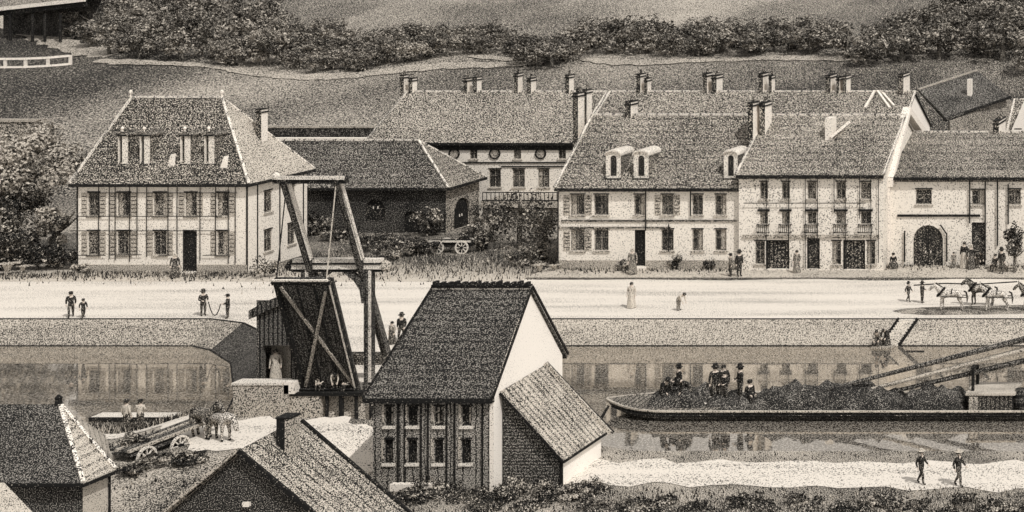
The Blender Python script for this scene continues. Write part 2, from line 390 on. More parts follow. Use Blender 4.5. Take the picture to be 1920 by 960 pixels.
# pale quay road, house-front pavement, shaded yard
mb = MB(); n_ = 60
def roadback(x): return 121.9 + .35*math.sin(x*.5) + .3*math.sin(x*1.3+1) + (0 if x > -57 else .4)
pts = [(-150 + i*3.6, roadback(-150+i*3.6)) for i in range(n_)]
mb.add([(x, y, .006) for x, y in [(QT[0][0], 109.25)] + [(a, b + .06) for a, b in QT[1:2]]] + [(p[0]+.06, p[1]+.06, .006) for p in QT[2:5]] + [(-59.2, 91.06, .006), (-51.68, 91.06, .006), (-51.27, 100, .006), (-51.06, 109.25, .006), (61, 109.25, .006)]
       + [(x, y, .006) for x, y in reversed(pts) if x <= 61], [tuple(range(10 + len([p for p in pts if p[0] <= 61])))])
structure(mb.build('road', m_road, fix=False))
mb = MB(); mb.box(-57.6, 30, 122.3, 126.8, -.2, .11); structure(mb.build('pavement', m_pave))
mb = MB(); mb.box(-57.6, 30, 122.17, 122.297, -.2, .09); structure(mb.build('kerb', m_stoned))
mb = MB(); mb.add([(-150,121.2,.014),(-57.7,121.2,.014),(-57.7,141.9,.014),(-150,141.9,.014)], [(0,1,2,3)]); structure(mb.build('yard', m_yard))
mb = MB(); mb.add([(-260,50,ZW),(160,50,ZW),(160,112,ZW),(-260,112,ZW)], [(0,1,2,3)]); structure(mb.build('water', m_water))
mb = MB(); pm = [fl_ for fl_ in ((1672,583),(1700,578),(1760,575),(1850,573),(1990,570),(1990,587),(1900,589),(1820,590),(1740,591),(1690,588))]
mb.add([tuple(on_flat(*p, .012)) for p in pm], [tuple(range(len(pm)))]); structure(mb.build('team_shade_patch', M('team_shade_tone', .62, 6, st=GS, cloud=(.8, .12)), fix=False))  # dark ground sheet under the horse team: their shadow as colour
# near bank
EDGE = [(-120,87),(-70,88.6),(-62,88.4),(-60,88),(-57,86.2),(-49,86),(-46,86.4),(-38,85.9),(-34,84.3),(60,84.0)]
def yedge(x):
    for (a, p), (b, q) in zip(EDGE, EDGE[1:]):
        if a <= x <= b: return p + (q-p)*(x-a)/(b-a)
    return 86
xs = [-120 + i*.9 for i in range(200)]
mb = MB(); fr = [0, .2, .4, .55, .65, .75, .83, .9, .95, 1]
def ny(x, t): return 48 + (yedge(x)-48)*t
V = []
for t in fr: V += [(x, ny(x, t), near_z(x, ny(x, t))) for x in xs]
V += [(x, yedge(x) + .6*(1-sst(-63,-58,x)*(1-sst(-49,-45,x))) + .05, ZW-.6) for x in xs]
nx = len(xs)
mb.add(V, [(j*nx+i, j*nx+i+1, (j+1)*nx+i+1, (j+1)*nx+i) for j in range(len(fr)) for i in range(nx-1)])
structure(mb.build('river_bank', m_grass, smooth=False))
def ribbon(name, pts, mat, lift=.02, zf=None, kindname='path', sub=6):
    """pts: (x, y, halfwidth in y)"""
    P = []
    for i in range(len(pts)-1):
        for k in range(sub):
            t = k/sub; P.append([pts[i][j]+(pts[i+1][j]-pts[i][j])*t for j in range(3)])
    P.append(list(pts[-1]))
    mb = MB(); vs = []
    for x, y, w in P:
        w2 = w*(1 + .18*math.sin(x*1.7) + .1*math.sin(x*4.1))
        for s in (-1, -.33, .33, 1): vs.append((x, y+s*w2, zf(x, y+s*w2)+lift))
    mb.add(vs, [(i*4+j, (i+1)*4+j, (i+1)*4+j+1, i*4+j+1) for i in range(len(P)-1) for j in range(3)])
    return structure(mb.build(kindname, mat))
def hp(px, py, w): v = on_hill(px, py); return (v.x, v.y, w)
ribbon('path', [hp(-20,40,2.2),hp(60,60,2.6),hp(100,72,3.2),hp(130,84,2.4),hp(170,95,3.2),hp(215,105,2.2)], m_path, .12, hill_z)
ribbon('path', [hp(180,116,.9),hp(230,121,1.5),hp(300,125,1.1),hp(400,127,.9),hp(460,132,1.3),hp(560,137,1.5),hp(660,137,1.8),hp(760,130,2.3),hp(860,122,2.4),hp(940,119,1.7),hp(1010,117,.6)], m_path, .12, hill_z)
ribbon('path', [hp(880,104,.8),hp(930,106,1.3),hp(965,110,.5)], m_path, .12, hill_z)
ribbon('path', [hp(1090,113,.6),hp(1150,122,1.8),hp(1230,127,1.8),hp(1330,118,1.3),hp(1440,108,1.6),hp(1560,112,1.5),hp(1640,118,.5)], m_path, .12, hill_z)
def np_(px, py, w): v = on_near(px, py); return (v.x, v.y, w)
ribbon('road', [(-75, 85.9, .55), (-66, 86.2, .55), (-63.6,86.6,.6),(-61.5,87.0,.75),(-59.8,86.6,1.2),(-57.8,84.5,1.6),(-56,83.6,2.2),(-53,83,2.8),(-50,82.6,3.2),(-47.5,82,3.2),(-46,81.5,2.8),(-44.6,81.5,2.4)], m_road, .03, near_z)
ribbon('road', [(-36,80.9,1.8),(-30,80.7,1.8),(-24,80.5,1.9),(-17,80.3,2.0),(-12,80.2,2.1),(-4,80.2,2.2)], m_road, .03, near_z)

def quay_piece(name, label, i0, i1, mats, top=True):
    t = thing(name, label, 'quay wall', (*QT[i0], 0))
    T = QT[i0:i1+1]; B = QB[i0:i1+1]; n = len(T)
    mb = MB(); mb.add([(x, y, -.01) for x, y in T] + [(x, y, ZW) for x, y in B] + [(x, y-.05, ZW-1.2) for x, y in B],
                      [(i, i+1, n+i+1, n+i) for i in range(n-1)] + [(n+i, n+i+1, 2*n+i+1, 2*n+i) for i in range(n-1)])
    mb.build('wall_face', mats, t, fix=False)
    q = MB()
    for a, b in zip(T, T[1:]): q.bar((a[0], a[1]+.02, -.03), (b[0], b[1]+.02, -.03), .12, .07)
    q.build('coping', m_dark, t)
    q = MB()
    for a, b in zip(B, B[1:]): q.bar((a[0], a[1]-.02, ZW+.02), (b[0], b[1]-.02, ZW+.01), .08, .06)
    q.build('waterline_beam', m_dark, t)
    return t
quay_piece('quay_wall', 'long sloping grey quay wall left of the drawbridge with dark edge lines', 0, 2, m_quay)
m_quayd = M('shaded_quay_stone', .80, 6, st=(1, 1, 1), soft=.1, paper=(.28, .262, .238), cloud=(.3, .05))  # darker copy of the quay stone: its shadow side is painted in
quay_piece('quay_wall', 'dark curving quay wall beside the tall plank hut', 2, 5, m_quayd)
ab = quay_piece('bridge_abutment', 'grey masonry abutment with upright fender piles under the raised drawbridge', 5, 6, m_stone)
for px in (572, 580, 612, 640, 668, 697):
    x = WX(px, 90.4); q = MB(); q.tube([(x, 90.42, ZW-.4), (x+random.uniform(-.05,.05), 90.4, .05)], .14 if px in (572, 640, 697) else .10, 8); q.build('fender_pile', m_dark, ab)
quay_piece('quay_wall', 'long sloping pale quay wall at right with stone steps', 6, 9, m_quay)
# parapet block left of the bridge
t = thing('parapet_wall', 'low pale stone parapet block at the water left of the drawbridge', 'wall', (-57.8, 90.55, -1))
q = MB(); x0, x1 = WX(441, 90.3), WX(545, 90.3); q.box(x0, x1, 90.1, 90.95, ZW-.5, WZ(717, 90.3)-.1); q.box(x1+.003, WX(601, 90.3), 90.25, 90.95, ZW-.5, WZ(742, 90.3)); q.build('block', m_stone, t)
q = MB(); q.box(x0-.06, WX(533, 90.3), 90.04, 91.0, WZ(717, 90.3)-.1, WZ(717, 90.3)+.03); q.build('coping', m_woodl, t)
q = MB(); q.box(WX(536, 90.3), WX(556, 90.3), 90.1, 90.7, WZ(737, 90.3)+.003, WZ(715, 90.3)); q.build('corner_stone', m_trim, t)
# landing plank at left
t = thing('jetty', 'low plank landing stage over the water behind the two men at left', 'jetty', (-64, 91, -1.4))
q = MB(); x0, x1 = WX(178, 91), WX(445, 91); q.box(x0, x1, 90.6, 91.6, -1.42, -1.30); q.build('deck', m_woodl, t)
q = MB(); q.box(x0, x1, 90.5, 90.597, -1.5, -1.28); q.build('edge_beam', m_dark, t)
for k in range(7):
    x = x0 + (x1-x0)*(k+.3)/7; q = MB(); q.tube([(x, 90.75, -2.6), (x, 90.75, -1.43)], .09, 6); q.build('pile', m_dark, t)

# ------------------------------------------------------------------ House A: hipped white house at left
Y = 124.5
rw = [(165,187),(220,245),(288,312),(347,369),(407,429)]
fr_ = [(rect(Y, a, b, 361, 405), 'window', m_pane, True) for a, b in rw]
fr_ += [(rect(Y, a, b, 433, 478), 'window', m_pane, True) for a, b in (rw[0], rw[1], rw[2], rw[4])]
fr_ += [(rect(Y, 342, 369, 431, 509), 'door', m_dark)]
x1A = WX(463, Y)
def srect(Ya, Yb, zb, zt): return (Ya, Yb, zb, zt)
sd = [(srect(126.6,127.6,z,z+1.7), 'window', m_pane) for z in (1.2, 4.3)] + [(srect(129.6,130.6,z,z+1.7), 'window', m_pane) for z in (1.2, 4.3)]
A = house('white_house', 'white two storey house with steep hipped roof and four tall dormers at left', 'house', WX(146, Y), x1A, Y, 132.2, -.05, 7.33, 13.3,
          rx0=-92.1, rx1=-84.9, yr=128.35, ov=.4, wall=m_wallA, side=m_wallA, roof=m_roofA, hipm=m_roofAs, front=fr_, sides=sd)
for a, b in ((221,240),(262,281),(338,357),(383,402)): dormer(A, a, b, 246, 312)
for px, py in ((322, 312), (421, 316)):
    yy = solve_roof(A, py); x = WX(px, yy); z = A.zf(yy)
    q = MB(); q.add([(x-.3,yy-.1,z),(x+.3,yy-.1,z),(x,yy-.1,z+.95),(x,yy+1.2,z+.95)], [(0,1,2),(0,2,3),(1,2,3)]); q.build('roof_vent', m_trim, A.root)
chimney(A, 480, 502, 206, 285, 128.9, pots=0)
for x, y in ((A.root.location.x, 0),):
    for px in (245, 416):
        q = MB(); q.lathe((WX(px, 128.35), 128.35, 13.3), [(.06,0),(.05,.25),(.13,.35),(.13,.5),(.03,.62)], 8); q.build('finial', m_trim, A.roof)
q = MB(); e = .045
for px in (187,207,218,245,259,277,317,334,377,406,430,443): q.box(WX(px,Y)-e/2, WX(px,Y)+e/2, Y-.14, Y-.10, WZ(random.uniform(476,494),Y), WZ(350,Y))
for a, b, py in ((167,447,361),(150,418,405),(133,430,432),(145,200,478),(210,268,477),(300,322,478),(383,430,478)): q.box(WX(a,Y), WX(b,Y), Y-.18, Y-.142, WZ(py,Y)-.025, WZ(py,Y)+.025)
q.build('trellis', m_dark, A.root)
for x in (x1A+.02, A.x0-.02): q = MB(); q.box(x-.045, x+.045, Y-.07, Y+.03, -.05, 7); q.build('downpipe', m_dark, A.root)
q = MB()
for yy in (125.7, 128.5, 131.6): q.box(x1A+.02, x1A+.08, yy, yy+.06, 0, 7)
q.build('side_trellis', m_dark, A.root)
q = MB(); q.box(A.x0-.05, WX(340,Y), Y-.1, Y-.004, -.1, WZ(496,Y)); q.box(WX(371,Y), x1A+.05, Y-.1, Y-.004, -.1, WZ(496,Y)); q.build('plinth', m_stone, A.root)
q = MB(); q.box(WX(338,Y), WX(373,Y), Y-.8, Y-.11, -.1, .14); q.build('doorstep', m_trim, A.root)

# ------------------------------------------------------------------ House B
Y = 125.5
cols = [(1070,1096),(1114,1141),(1189,1209),(1240,1263),(1298,1318),(1341,1362)]
fr_ = [(rect(Y, a, b, 365, 403), 'window', m_pane, i in (0, 3)) for i, (a, b) in enumerate(cols)]
fr_ += [(rect(Y, a, b, 430, 470), 'window', m_pane, i == 0) for i, (a, b) in enumerate(cols) if i != 2]
fr_ += [(rect(Y, 1190, 1210, 431, 499), 'door', m_dark)]
B = house('terrace_house', 'pale two storey house with two arched dormers, left end of the quay row', 'house', WX(1046, Y), WX(1390, Y), Y, 138.8, -.05, 6.64, 11.5, yr=132.1,
          wall=m_wallB, roof=m_roofB, front=fr_)
for a, b in ((1136,1164),(1188,1216),(1357,1383)): dormer(B, a, b, 282, 337, tall=False)
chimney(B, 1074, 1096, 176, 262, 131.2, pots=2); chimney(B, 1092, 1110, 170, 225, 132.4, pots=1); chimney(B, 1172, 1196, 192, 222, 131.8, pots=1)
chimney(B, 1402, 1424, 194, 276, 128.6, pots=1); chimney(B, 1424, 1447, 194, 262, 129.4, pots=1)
q = MB(); q.box(B.x0, WX(1258,Y), Y-.1, Y-.004, WZ(428,Y), WZ(425,Y)); q.box(B.x0+.3, B.x1-.4, Y-.09, Y-.004, WZ(416,Y), WZ(412,Y)); q.build('string_course', m_stoned, B.root)
for px, t, b in ((1048,350,500),(1212,355,432),(1255,420,470),(1296,350,404),(1388,352,500)): q = MB(); q.box(WX(px,Y)-.04, WX(px,Y)+.04, Y-.17, Y-.12, WZ(b,Y), WZ(t,Y)); q.build('downpipe', m_dark, B.root)
q = MB(); q.box(WX(1187,Y), WX(1213,Y), Y-.6, Y-.01, -.05, .28); q.build('doorstep', m_trim, B.root)
q = MB(); q.box(B.x0-.03, WX(1188,Y), Y-.08, Y-.004, -.05, WZ(488,Y)); q.box(WX(1212,Y), B.x1, Y-.08, Y-.004, -.05, WZ(488,Y)); q.build('plinth', m_stone, B.root)

# ------------------------------------------------------------------ House C with shopfronts
Y = 125.0
cols = [(1425,1440),(1466,1481),(1514,1531),(1568,1586),(1614,1633)]
fr_ = []
for i, (a, b) in enumerate(cols):
    fr_ += [(rect(Y, a, b, 341, 373), 'window', m_pane2), (rect(Y, a, b, 397, 420), 'window', m_pane)]
fr_ += [(rect(Y, 1416, 1434, 452, 495), 'window', m_pane), (rect(Y, 1437, 1480, 450, 504), 'door', m_shop), (rect(Y, 1513, 1537, 440, 504), 'door', m_pane),
        (rect(Y, 1560, 1577, 452, 496), 'window', m_pane), (rect(Y, 1581, 1622, 450, 505), 'door', m_shop), (rect(Y, 1625, 1641, 452, 496), 'window', m_pane)]
Cc = house('shop_house', 'three storey shop house with dark shopfronts and railed windows in the quay row', 'house', -42.28, WX(1656, Y), Y, 139, -.05, 7.7, 11.5, yr=132,
           wall=m_wallC, roof=m_roofC, front=fr_)
for a, b in cols:
    r = rect(Y, a-3, b+3, 420, 435); q = MB()
    q.bar((r[0], Y-.35, r[3]), (r[1], Y-.35, r[3]), .05); q.bar((r[0], Y-.35, r[2]), (r[1], Y-.35, r[2]), .05)
    for k in range(7): x = r[0]+(r[1]-r[0])*k/6; q.bar((x, Y-.35, r[2]), (x, Y-.35, r[3]), .035)
    for x in (r[0], r[1]): q.bar((x, Y-.35, r[3]), (x, Y-.01, r[3]), .05); q.bar((x, Y-.35, r[2]), (x, Y-.01, r[2]), .05)
    q.build('balcony_rail', m_dark, Cc.root)
    q = MB(); q.box(WX(a,Y)-.16, WX(b,Y)+.16, Y-.14, Y-.05, WZ(396,Y), WZ(392,Y)); q.build('window_hood', m_dark, Cc.root)
q = MB(); e = .05
for px, t, b in ((1438,333,505),(1480,333,450),(1511,333,502),(1534,333,470),(1565,333,397),(1586,333,500),(1613,333,410),(1634,333,503),(1648,334,492)): q.box(WX(px,Y)-e/2, WX(px,Y)+e/2, Y-.2, Y-.16, WZ(b,Y), WZ(t,Y))
q.box(WX(1396,Y), WX(1624,Y), Y-.24, Y-.202, WZ(380,Y)-.03, WZ(380,Y)+.03)
q.build('trellis', m_dark, Cc.root)
q = MB(); q.box(Cc.x0+.3, Cc.x1-.3, Y-.12, Y-.004, WZ(446,Y), WZ(440,Y)); q.build('shop_fascia', m_stone, Cc.root)
q = MB(); yy = solve_roof(Cc, 262); x = WX(1554, yy); z = Cc.zf(yy)
q.box(x-.28, x+.28, yy-.1, yy+1.2, z-.1, z+1.75); q.build('roof_flue', m_trim, Cc.root)
q = MB(); q.bar((x+.2, yy-.2, z+.2), (x+1.4, yy+1.0, z+1.35), .16); q.build('flue_brace', m_trim, Cc.root)

# ------------------------------------------------------------------ House D with arched gate
Y = 127.0
fr_ = [(rect(Y, 1717, 1747, 355, 383), 'window', m_pane), (rect(Y, 1822, 1846, 356, 384), 'window', m_pane), (rect(Y, 1890, 1914, 355, 384), 'window', m_pane),
       (rect(Y, 1712, 1768, 422, 499), 'gate', m_pane), (rect(Y, 1822, 1848, 417, 499), 'door', m_pane), (rect(Y, 1955, 1980, 356, 384), 'window', m_pane)]
D = house('gate_house', 'low pale house with arched double gate at the right end of the quay row', 'house', WX(1662, Y), WX(2060, Y), Y, 143, -.05, 7.2, 9.75, yr=135,
          wall=m_wallB, roof=m_roofB, front=fr_)
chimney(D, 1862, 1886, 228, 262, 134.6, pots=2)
q = MB(); x = -30.95; q.slab([(x-.35,Y-.5,0),(x+.1,Y-.5,0),(x+.1,Y+.02,0),(x-.35,Y+.02,0)], -7.2)
pr = [(Y-.55,7.0),(132.6,12.1),(142,8.0)]
q.slab([(x-.3,pr[0][0],pr[0][1]),(x+.35,pr[0][0],pr[0][1]),(x+.35,pr[1][0],pr[1][1]),(x-.3,pr[1][0],pr[1][1])], .6)
q.slab([(x-.3,pr[1][0],pr[1][1]),(x+.35,pr[1][0],pr[1][1]),(x+.35,pr[2][0],pr[2][1]),(x-.3,pr[2][0],pr[2][1])], .6)
q.build('parapet_gable', m_trim, D.root)
q = MB(); q.box(WX(1683,Y), WX(1838,Y), Y-.12, Y-.004, WZ(406,Y), WZ(402,Y)); q.build('string_course', m_dark, D.root)
for px, t, b in ((1697,432,490),(1819,335,418),(1848,340,488),(1871,338,460),(1891,345,420)): q = MB(); q.box(WX(px,Y)-.05, WX(px,Y)+.05, Y-.2, Y-.13, WZ(b,Y), WZ(t,Y)); q.build('downpipe', m_dark, D.root)
q = MB(); q.bar((WX(1776,Y),Y-.16,WZ(437.5,Y)), (WX(1776,Y),Y-.16,WZ(490,Y)), .09); q.bar((WX(1764,Y),Y-.16,WZ(421,Y)), (WX(1776,Y),Y-.16,WZ(438.5,Y)), .09)
q.build('gate_iron', m_dark, D.root)

# ------------------------------------------------------------------ Row E behind
Y = 150.0
fr_ = []
for c in (888, 970, 1054): fr_.append((rect(Y, c-7, c+7, 279, 298), 'window', m_pane))
for a, b in ((866,886),(917,939),(961,984),(1009,1030)): fr_.append((rect(Y, a, b, 317, 351), 'window', m_pane))
for a, b in ((930,948),(985,1003),(1030,1048)): fr_.append((rect(Y, a, b, 398, 409), 'window', m_pane))
xE = WX(1083, Y)
E1 = house('terrace_house', 'white house with round attic windows behind the dark barn', 'house', WX(690, Y), xE, Y, 164, -.05, 7.15, 11.2, yr=157, ov=.3, wall=m_wallE, roof=m_roofE, front=fr_, cornice=False)
q = MB(); q.box(E1.x0, E1.x1, Y-.14, Y-.004, 6.35, 6.95); q.build('cornice', m_dark, E1.root)
q = MB(); q.box(E1.x0, E1.x1-.1, Y-.1, Y-.004, WZ(306,Y), WZ(303.5,Y)); q.box(WX(940,Y), E1.x1-.1, Y-.1, Y-.004, WZ(313,Y), WZ(311,Y)); q.build('string_course', m_dark, E1.root)
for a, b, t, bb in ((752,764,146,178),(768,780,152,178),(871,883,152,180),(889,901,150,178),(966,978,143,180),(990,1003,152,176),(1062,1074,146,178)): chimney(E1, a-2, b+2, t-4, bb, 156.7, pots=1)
E2 = house('terrace_house', 'long pale house behind the row, its ridge carrying five chimney stacks', 'house', xE+.004, -35.9, Y, 164, -.05, 7.15, 11.2, yr=157, ov=.3, wall=m_wallE, side=m_gable, roof=m_roofE, front=[], cornice=False)
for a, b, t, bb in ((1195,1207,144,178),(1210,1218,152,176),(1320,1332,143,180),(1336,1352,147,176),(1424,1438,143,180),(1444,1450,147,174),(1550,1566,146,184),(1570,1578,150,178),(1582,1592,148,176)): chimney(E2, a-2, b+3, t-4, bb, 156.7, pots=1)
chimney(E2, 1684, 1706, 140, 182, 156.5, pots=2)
for a, b in (((1622,204),(1640,172)),((1645,172),(1668,204)),((1655,176),(1676,200))):
    q = MB(); pa = solve_roof(E2, a[1]); pb = solve_roof(E2, b[1]); q.bar((WX(a[0],pa),pa,E2.zf(pa)+.1), (WX(b[0],pb),pb,E2.zf(pb)+.1), .22, .16); q.build('roof_batten', m_trim, E2.roof)
q = MB(); q.bar((-35.8, 157, 11.0), (-35.8, 164.3, 7.0), .12, .16); q.bar((-35.8, 157, 11.0), (-35.8, 149.7, 7.0), .12, .16); q.build('bargeboard', m_dark, E2.root)
for px in (852, 928, 1014):
    x, z = WX(px, Y), WZ(288, Y); n = 20; q = MB()
    for k in range(n):
        a, b = 2*PI*k/n, 2*PI*(k+1)/n; q.bar((x+.46*math.cos(a), Y-.06, z+.46*math.sin(a)), (x+.46*math.cos(b), Y-.06, z+.46*math.sin(b)), .13, .1, up=(0,1,0))
    o = q.build('round_window', m_dark, E1.root)
    q = MB(); q.add([(x+.42*math.cos(2*PI*k/n), Y-.02, z+.42*math.sin(2*PI*k/n)) for k in range(n)], [tuple(range(n))]); q.build('pane', m_shut, o)
# terrace with balustrade
t = thing('terrace_wall', 'dark terrace wall with thin railing below the house with round windows', 'wall', (-70, 146, 0))
x0, x1 = WX(905, 146), WX(1052, 146)
q = MB(); q.box(x0, x1, 146, 149.9, 0, WZ(389, 146)); q.build('retaining_wall', m_stoned, t)
q = MB(); q.box(x0-.1, x1, 145.8, 149.9, WZ(389,146)+.002, WZ(377,146)); q.build('terrace_slab', m_stone, t)
q = MB(); q.bar((x0, 145.9, WZ(376,146)), (x1, 145.9, WZ(376,146)), .16, .12); q.build('slab_edge', m_dark, t)
q = MB(); q.bar((x0, 146, WZ(361,146)), (x1, 146, WZ(361,146)), .08)
for k in range(20): x = x0+(x1-x0)*k/19; q.bar((x, 146, WZ(376,146)), (x, 146, WZ(361,146)), .05)
q.build('railing', m_dark, t)

# ------------------------------------------------------------------ barn F
Y = 142.0
x1 = WX(836, Y)
Fb = house('barn', 'long dark barn with low hipped roof behind the drawbridge', 'barn', WX(484, Y), x1, Y, 147.9, -.02, 4.35, 7.85, rx0=None, rx1=-78.1, yr=145, ov=.45, wall=m_wallF, side=m_wallFs, roof=m_roofF, hipm=m_roofB,
           front=[(rect(Y, 684, 722, 374, 413), 'gate', m_dark), (rect(Y, 566, 602, 400, 436), 'gate', m_dark), (rect(Y, 756, 786, 396, 437), 'gate', m_dark)],
           sides=[((143.4, 146.2, 0, 2.7), 'gate', m_dark)])
# garden wall and low buildings behind A
t = thing('garden_wall', 'long low garden wall on the slope right of the hipped roof', 'wall', (-95, 163, 0))
q = MB(); a, b = WX(498, 162), WX(705, 162); q.box(a, b, 161.8, 162.2, 0, WZ(262, 162)); q.build('wall_face', m_wallF, t)
q = MB(); q.box(a, b, 161.65, 162.35, WZ(262,162)+.003, WZ(258,162)); q.build('coping', m_trim, t)
zz = WZ(236, 170)
t2 = thing('garden_wall', 'upper terrace wall with pale coping on the slope right of the hipped roof', 'wall', (-95, 172, 1))
q = MB(); q.box(WX(498,170), WX(700,170), 169.8, 170.2, 0, zz-.2); q.build('wall_face', m_wallF, t2)
q = MB(); q.box(WX(498,170), WX(700,170), 169.7, 170.3, zz-.197, zz); q.build('coping', m_stone, t2)
t = thing('garden_wall', 'pale garden wall above the bright crown of the big tree at left edge', 'wall', (-115, 160, 1))
q = MB(); q.box(WX(-40,160), WX(90,160), 159.8, 160.2, 0, WZ(228,160)); q.build('wall_face', m_wallFs, t)
q = MB(); q.box(WX(-40,160), WX(91,160), 159.65, 160.35, WZ(228,160)+.002, WZ(223,160)); q.build('coping', m_stone, t)

# ------------------------------------------------------------------ H, I at top right
H_ = thing('barn', 'dark roofed barn on the slope at upper right behind the gate house', 'barn', (-36, 172, 0))
def P3(px, py, Y): return (WX(px, Y), Y, WZ(py, Y))
a, b, c, d = P3(1775,222,168), P3(1892,180,178), P3(1832,132,184), P3(1722,168,174)
q = MB(); q.slab([a, b, c, d], .25); e = (c[0]+3, c[1]+7, c[2]-4); f = (d[0]+1.5, d[1]+7, d[2]-4); q.slab([c, d, f, e], .25); q.build('roof', M('dark_far_roof', .76, 4, paper=DIM), H_)
q = MB(); dn = lambda p, z=0: (p[0], p[1], z)
i1 = (a[0]+.25, a[1]+.4, a[2]-.3); i2 = (b[0]-.3, b[1]+.4, b[2]-.3); i3 = (e[0], e[1]-.6, e[2]-.2); i4 = (f[0]+.4, f[1]-.6, f[2]-.2)
cc = (c[0]-.1, c[1], c[2]-.3)
q.add([i1, i2, dn(i2), dn(i1)], [(0,1,2,3)]); q.add([i2, cc, i3, dn(i3), dn(i2)], [(0,1,2,3,4)]); q.add([i1, dn(i1), dn(i4), i4], [(0,1,2,3)]); q.add([i3, i4, dn(i4), dn(i3)], [(0,1,2,3)])
q.build('wall', m_wallFs, H_, fix=False)
q = MB(); q.bar((a[0]-.3,a[1]-.1,a[2]-.12), (b[0]+.2,b[1]-.1,b[2]-.12), .2, .28); q.build('gutter', m_dark, H_)
q = MB(); q.bar((d[0], d[1], d[2]+.05), (c[0], c[1], c[2]+.05), .3, .15); q.build('ridge_cap', m_stone, H_)
q = MB(); p = P3(1818,172,176); q.box(p[0]-.2, p[0]+.25, 175.6, 176.4, p[2]-1.5, p[2]+1.4); q.build('chimney', m_trim, H_)
I = house('cottage', 'white gabled cottage cut by the right edge of the picture', 'house', WX(1888,150), WX(2040,150), 150, 160, 0, 7.4, 10.6, rx0=None, yr=155, ov=.3, wall=m_wallE, side=m_gable, roof=m_roofE,
          front=[(rect(150, 1904, 1914, 218, 240), 'window', m_pane)], verge=True)
q = MB(); Yg = 149.9
q.add([(WX(1886,Yg),Yg,7.0),(WX(1960,Yg),Yg,7.0),(WX(1925,Yg),Yg,WZ(178,Yg)),(WX(1886,Yg),Yg+.5,7.0),(WX(1960,Yg),Yg+.5,7.0),(WX(1925,Yg),Yg+.5,WZ(178,Yg))], [(0,1,2),(3,5,4),(0,2,5,3),(1,4,5,2)]); q.build('front_gable', m_gable, I.root)

# ------------------------------------------------------------------ G: foreground gabled house with lean-to
Y = 78.0
x0, x1 = WX(699, Y), WX(925, Y)
fr_ = []
for a, b in ((722,738),(765,783),(815,832),(866,884)):
    fr_ += [(rect(Y, a, b, 762, 798), 'window', m_pane), (rect(Y, a-1, b-1, 824, 868), 'window', m_pane)]
G = house('gabled_house', 'black roofed house with white gable end, centre foreground', 'house', x0, x1, Y, 85.5, -1.6, 3.62, 7.9, rx0=-43.25, rx1=None, yr=81.75, ov=.3,
          wall=m_wallG, side=m_gable, roof=m_roofG, front=fr_, verge=False, frame=m_dark)
for a, b in (((x1+.16, Y-.35, 3.5), (x1+.16, 81.75, 8.0)), ((x1+.16, 81.75, 8.0), (x1+.16, 85.85, 3.5)), ((x0-.3,Y-.3,3.45), (-43.3,81.75,7.95))): q = MB(); q.bar(a, b, .07, .13); q.build('verge', m_dark, G.roof)
q = MB(); q.bar((-43.3, 81.75, 8.02), (x1+.1, 81.75, 8.02), .3, .16)
for k in range(14): x = -43.2 + k*.36; q.box(x, x+.16, 81.55, 81.95, 8.06, 8.22 + .05*(k % 3 == 0))
q.build('ridge_crest', m_dark, G.roof)
q = MB(); q.box(x1-.16, x1+.02, Y-.06, Y-.004, -1.6, 3.4); q.build('corner_post', m_trim, G.root)
q = MB()
for px in (747, 760, 790, 803, 838, 853, 905): q.box(WX(px,Y)-.035, WX(px,Y)+.035, Y-.07, Y-.004, -1.3, 3.3)
q.build('batten', m_dark, G.root)
q = MB(); q.bar((x1+.05, 78.6, 4.35), (x1+.05, 80.6, 6.6), .06, .12); q.build('gable_board', m_stone, G.root)
for a, b in ((722,738),(765,783),(815,832),(866,884)):
    for t_, b_, sh in ((762,798,0),(824,868,-1)):
        q = MB(); q.box(WX(a-5+sh,Y), WX(a-1+sh,Y), Y-.06, Y-.004, WZ(b_-8,Y), WZ(t_-4,Y)); q.build('shutter', m_stone, G.root)
q = MB(); q.box(WX(738,Y), WX(816,Y), Y-.35, Y-.01, WZ(917,Y), WZ(904,Y)); q.build('step', m_trim, G.root)
# lean-to
L = thing('lean_to', 'small lean-to with streaky tiled roof and white wall against the white gable', 'shed', (x1+1.5, 78.7, -1.2))
ux = x1+.03; lx = x1+3.0
tp0, tp1 = (ux, 78.6, 3.5), (ux, 83.4, 3.55); lo0, lo1 = (lx+.15, 78.6, .12), (lx+.15, 83.6, .02)
q = MB(); q.slab([tp0, lo0, lo1, tp1], .14); q.build('roof', m_roofL, L)
q = MB(); q.bar((tp1[0],tp1[1]+.05,tp1[2]+.06), (lo1[0]+.2,lo1[1]+.05,lo1[2]-.1), .16, .2); q.build('verge', m_stone, L)
q = MB(); q.bar((tp1[0],tp1[1]+.18,tp1[2]+.08), (lo1[0]+.3,lo1[1]+.18,lo1[2]-.12), .08, .14); q.bar((lo0[0],lo0[1],lo0[2]-.09), (lo1[0],lo1[1],lo1[2]-.09), .09, .12); q.bar((tp0[0],tp0[1]-.02,tp0[2]-.08), (lo0[0],lo0[1]-.02,lo0[2]-.09), .07, .12); q.build('bargeboard', m_dark, L)
q = MB(); q.add([(ux,78.85,-1.6),(lx-.02,78.85,-1.6),(lx-.02,78.85,.1),(ux,78.85,3.3)], [(0,1,2,3)]); q.build('front_wall', m_brick, L, fix=False)
q = MB(); q.add([(lx,78.85,-1.6),(lx,83.3,-1.6),(lx,83.3,-.02),(lx,78.85,.03)], [(0,1,2,3)]); q.add([(ux,83.3,-1.6),(lx,83.3,-1.6),(lx,83.3,-.02),(ux,83.3,3.3)], [(0,1,2,3)])
q.build('side_wall', m_gable, L, fix=False)
